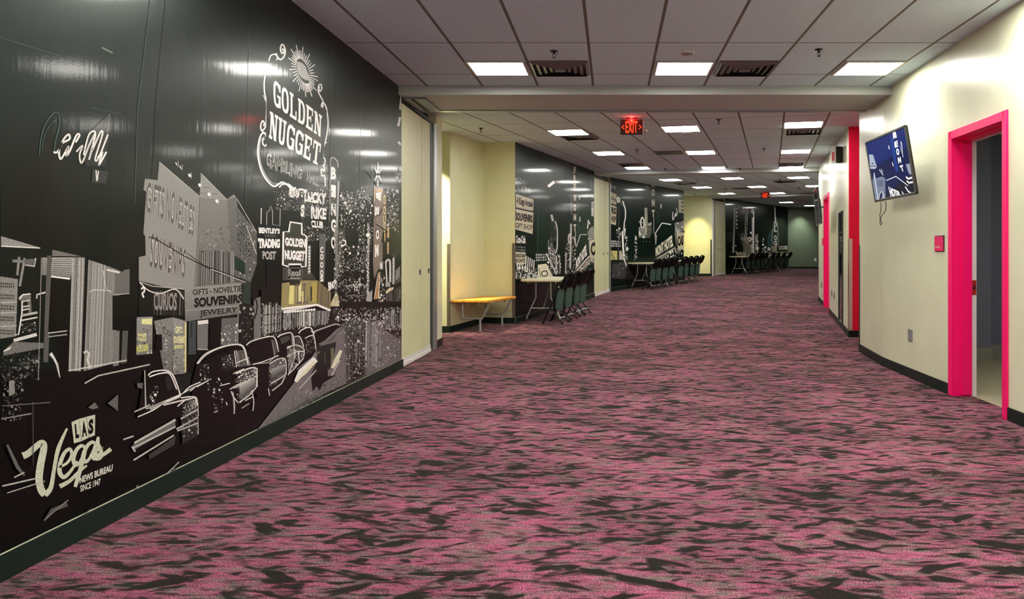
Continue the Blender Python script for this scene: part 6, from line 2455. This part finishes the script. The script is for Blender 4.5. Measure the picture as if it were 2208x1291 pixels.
# projects into the corridor; its lit front looks down the hall
b = MB()
b.box((0, 0.07, 0), (0.10, 0.14, 0.26), bevel=0.006)
b.build('housing', BLACK, t)
b = MB()
b.box((0.0, 0.146, 0), (0.12, 0.012, 0.28), bevel=0.004)
fc = b.build('front_cover', WHITEP, t)
b = MB()
b.box((0.0, 0.1535, -0.03), (0.075, 0.003, 0.14))
b.build('red_lens', mat('red_lens', (0.6, 0.03, 0.03), 0.3), fc)
b = MB()
b.box((0, -0.004, 0.01), (0.13, 0.02, 0.24), bevel=0.003)
b.build('back_plate', GREYPLATE, t)


# ------------------------------------------------------------------ televisions
def television(C, yaw, tilt, label, wd, ht, picture=True, wallx=0.2):
    """C is the middle of the screen; local x towards the camera along the wall, z up the screen, -y ... out of the screen is +y."""
    t = thing('television', label, 'television', C, 0)
    e1 = Vector((math.sin(yaw), -math.cos(yaw), 0))
    nr = Vector((-math.cos(yaw), -math.sin(yaw), 0))
    e2 = Vector((0, 0, 1)) * math.cos(tilt) + nr * math.sin(tilt)
    n2 = e1.cross(e2) if e1.cross(e2).dot(nr) > 0 else e2.cross(e1)
    # columns: x=e1, y=n2, z=e2
    M3 = Matrix((e1, n2, e2)).transposed()
    if M3.determinant() < 0:
        e1 = -e1
        M3 = Matrix((e1, n2, e2)).transposed()
    t.rotation_euler = M3.to_euler()
    b = MB()
    b.box((0, -0.017, 0), (wd - 0.006, 0.026, ht - 0.006), bevel=0.008)
    b.box((0, -0.042, -0.06), (wd * 0.62, 0.03, ht * 0.55), bevel=0.012)
    b.build('back_shell', BLACK, t)
    b = MB()
    bz = 0.020
    for x0, x1, z0, z1 in ((-wd / 2, wd / 2, ht / 2 - bz, ht / 2), (-wd / 2, wd / 2, -ht / 2, -ht / 2 + bz * 1.3), (-wd / 2, -wd / 2 + bz, -ht / 2, ht / 2), (wd / 2 - bz, wd / 2, -ht / 2, ht / 2)):
        b.box(((x0 + x1) / 2, -0.002, (z0 + z1) / 2), (x1 - x0, 0.016, z1 - z0), bevel=0.003)
    b.build('bezel', TVBEZEL, t)
    # wall bracket
    b = MB()
    inv = M3.inverted()
    wv = inv @ (-nr * wallx)
    up = inv @ Vector((0, 0, 1))
    a0 = Vector((0, -0.055, -0.02))
    b.tube([a0, wv + Vector((0, 0, 0))], 0.02, 8)
    b.tube([a0 + Vector((-.12, 0, .1)), a0 + Vector((-.12, 0, -.16))], 0.012, 8)
    b.tube([a0 + Vector((.12, 0, .1)), a0 + Vector((.12, 0, -.16))], 0.012, 8)
    b.tube([a0 + Vector((-.12, 0, 0)), a0 + Vector((.12, 0, 0))], 0.012, 8)
    b.build('wall_bracket', GREYPLATE, t)
    return t, M3


TVY, TVW, TVH = (2.81, 8.17, 2.155), 1.145, 0.665
TV1, M31 = television(TVY, 0.012, 0.164, 'television on the near right wall showing a blue night street, tilted downwards', TVW, TVH, wallx=0.24)


def tv_picture():
    """A lit picture in the plane of the screen, traced as a flat image u,v in 0..1 (left to right, top to bottom)."""
    flip = -1 if (M31 @ Vector((1, 0, 0))).y > 0 else 1

    class Scr(Mural):
        def __init__(self):
            self.v, self.f, self.c, self.h = [], [], [], 0.0015
            self.n = Vector((0, 1, 0))

        def P(self, p):
            return Vector((flip * (p[0] - 0.5) * (TVW - 0.04), -0.0035 + self.h, (0.5 - p[1]) * (TVH - 0.046)))
    S = Scr()
    # measured on the photo: bilinear screen corners
    TL, TR, BR, BL = (1868.5, 309.0), (1953, 274), (1977.5, 415), (1889.5, 428)
    zz = cam_frame(1860, 260, 6.79)

    def inv(p):
        u, v = zz(p)
        x = y = 0.5
        for _ in range(12):
            f = lambda x, y, k: TL[k] * (1 - x) * (1 - y) + TR[k] * x * (1 - y) + BR[k] * x * y + BL[k] * (1 - x) * y
            ex, ey = u - f(x, y, 0), v - f(x, y, 1)
            a = (TR[0] - TL[0]) * (1 - y) + (BR[0] - BL[0]) * y
            b2 = (BL[0] - TL[0]) * (1 - x) + (BR[0] - TR[0]) * x
            c = (TR[1] - TL[1]) * (1 - y) + (BR[1] - BL[1]) * y
            d = (BL[1] - TL[1]) * (1 - x) + (BR[1] - TR[1]) * x
            det = a * d - b2 * c
            x += (ex * d - b2 * ey) / det
            y += (a * ey - c * ex) / det
        return (min(1, max(0, x)), min(1, max(0, y)))
    S.raw([(0, 0), (1, 0), (1, 1), (0, 1)], (8, 30, 88))
    S.up()
    S.raw([(0, 0.45), (1, 0.3), (1, 1), (0, 1)], (6, 18, 60))
    S.up()
    S.raw([(0.1, 1), (1, 0.72), (1, 1)], (5, 10, 30))
    def L(pts, w, t):
        q = [inv(p) for p in pts]
        S.line(q, w, t)
    def Pg(pts, t): S.poly([inv(p) for p in pts], t)
    Pg([(425, 230), (470, 220), (560, 740), (520, 740)], (18, 48, 112))
    S.up()
    Pg([(100, 485), (165, 485), (228, 660), (200, 690), (118, 690)], (150, 158, 170))
    S.up()
    for k in range(6): L([(105, 505 + k * 22), (190 + k * 5, 500 + k * 24)], 0.006, (90, 100, 120))
    for x in (140, 170, 198): Pg([(x - 10, 640), (x + 10, 640), (x + 8, 662), (x - 8, 662)], (10, 14, 30))
    Pg([(145, 605), (168, 600), (168, 620), (150, 625)], (10, 14, 30))
    # neon building lower left
    Pg([(145, 870), (180, 740), (215, 830), (300, 800), (360, 820), (370, 1140), (200, 1170)], (96, 104, 120))
    S.up()
    Pg([(245, 1160), (260, 1050), (300, 1000), (318, 1060), (300, 1160)], (14, 24, 60))
    L([(180, 745), (215, 960), (245, 1150)], 0.02, (180, 186, 190))
    L([(255, 1150), (268, 1060), (300, 1010), (330, 1060), (345, 1140)], 0.016, (190, 195, 200))
    for k in range(5): L([(245 + k * 18, 850), (250 + k * 18, 945)], 0.012, (40, 50, 80))
    L([(270, 700), (330, 780)], 0.012, 190)
    L([(300, 690), (325, 740)], 0.008, 190)
    L([(412, 350), (424, 405)], 0.014, 215)
    L([(468, 600), (485, 655)], 0.012, 215)
    # vertical letters
    S.up()
    def letter(ch, quad, t=232, b_=0.05): S.text(ch, [inv(p) for p in quad], t, None, b_)
    letter('m', [(470, 160), (510, 145), (528, 235), (480, 250)])
    letter('E', [(495, 300), (540, 280), (550, 370), (505, 385)])
    letter('O', [(520, 400), (558, 395), (572, 490), (535, 500)])
    letter('N', [(545, 530), (585, 520), (598, 605), (560, 615)])
    letter('T', [(575, 655), (618, 640), (638, 735), (610, 740)])
    L([(585, 295), (600, 330), (612, 470), (622, 530)], 0.009, 190)
    L([(585, 300), (590, 420), (610, 470)], 0.007, 170)
    Pg([(660, 635), (732, 622), (758, 740), (735, 800), (705, 770)], (120, 124, 140))
    L([(668, 820), (700, 850), (770, 830)], 0.03, (200, 195, 190))
    L([(680, 880), (710, 910), (778, 900)], 0.028, (190, 190, 190))
    L([(378, 860), (525, 805)], 0.012, (200, 206, 210))
    L([(525, 805), (700, 950)], 0.012, (200, 206, 210))
    L([(660, 960), (700, 1030), (740, 1065)], 0.02, 180)
    L([(615, 1030), (640, 1085)], 0.014, 200)
    S.up()
    S.text('HOTEL', [inv(p) for p in ((410, 945), (590, 1040), (600, 1105), (455, 1125))], 225, None, 0.03)
    m = print_material('lit_screen_picture', 0.85)
    n = S.n
    me = bpy.data.meshes.new('screen')
    me.from_pydata([tuple(v) for v in S.v], [], S.f)
    ca = me.color_attributes.new('tone', 'FLOAT_COLOR', 'CORNER')
    buf = []
    for f, c in zip(S.f, S.c):
        for _ in f: buf += c
    ca.data.foreach_set('color', buf)
    me.materials.append(m)
    bm = bmesh.new()
    bm.from_mesh(me)
    for f in bm.faces:
        f.normal_update()
        if f.normal.y < 0: f.normal_flip()
    bm.to_mesh(me)
    bm.free()
    o = bpy.data.objects.new('screen', me)
    COL.objects.link(o)
    o.parent = TV1


tv_picture()
# cable dangling under the television
k = MB()
zc = TVY[2] - TVH / 2 - 0.045
x0, y0 = TVY[0] + 0.02, TVY[1] + 0.30
k.tube(smooth_pts([(x0, y0, zc + 0.04), (x0 - 0.01, y0 - 0.02, zc - 0.06), (x0 + .01, y0 + 0.07, zc - 0.10), (x0, y0 + .02, zc - 0.15), (x0 + .02, y0 + .09, zc - .17), (x0, y0 - .01, zc - .12),
                   (x0 + .01, y0 - .12, zc - .05), (x0 + .03, y0 - .06, zc + 0.04)], 6), 0.004, 6)
k.tube(smooth_pts([(x0, y0 + .03, zc - 0.12), (x0 + .01, y0 + .05, zc - .2), (x0 + .01, y0 + .0, zc - .18), (x0, y0 + .04, zc - .14)], 6), 0.004, 6)
tag(k.build('cable', BLACK), 'tangled black cable hanging below the near television', 'cable')

q = unproject(1761, 446, (RL[0] - 0.29, RL[1] + 0.05), (dr.x, dr.y))
TV2, M32 = television((q.x, q.y, q.z), -math.atan2(dr.x, dr.y) + 0.0, 0.10, 'far television seen edge-on above the right wall end', 1.145, 0.665, wallx=0.13)
k = MB()
k.face([(-0.55, -0.0015, -0.31), (0.55, -0.0015, -0.31), (0.55, -0.0015, 0.31), (-0.55, -0.0015, 0.31)])
k.build('screen', mat('dark_screen', (0.01, 0.012, 0.016), 0.08), TV2)
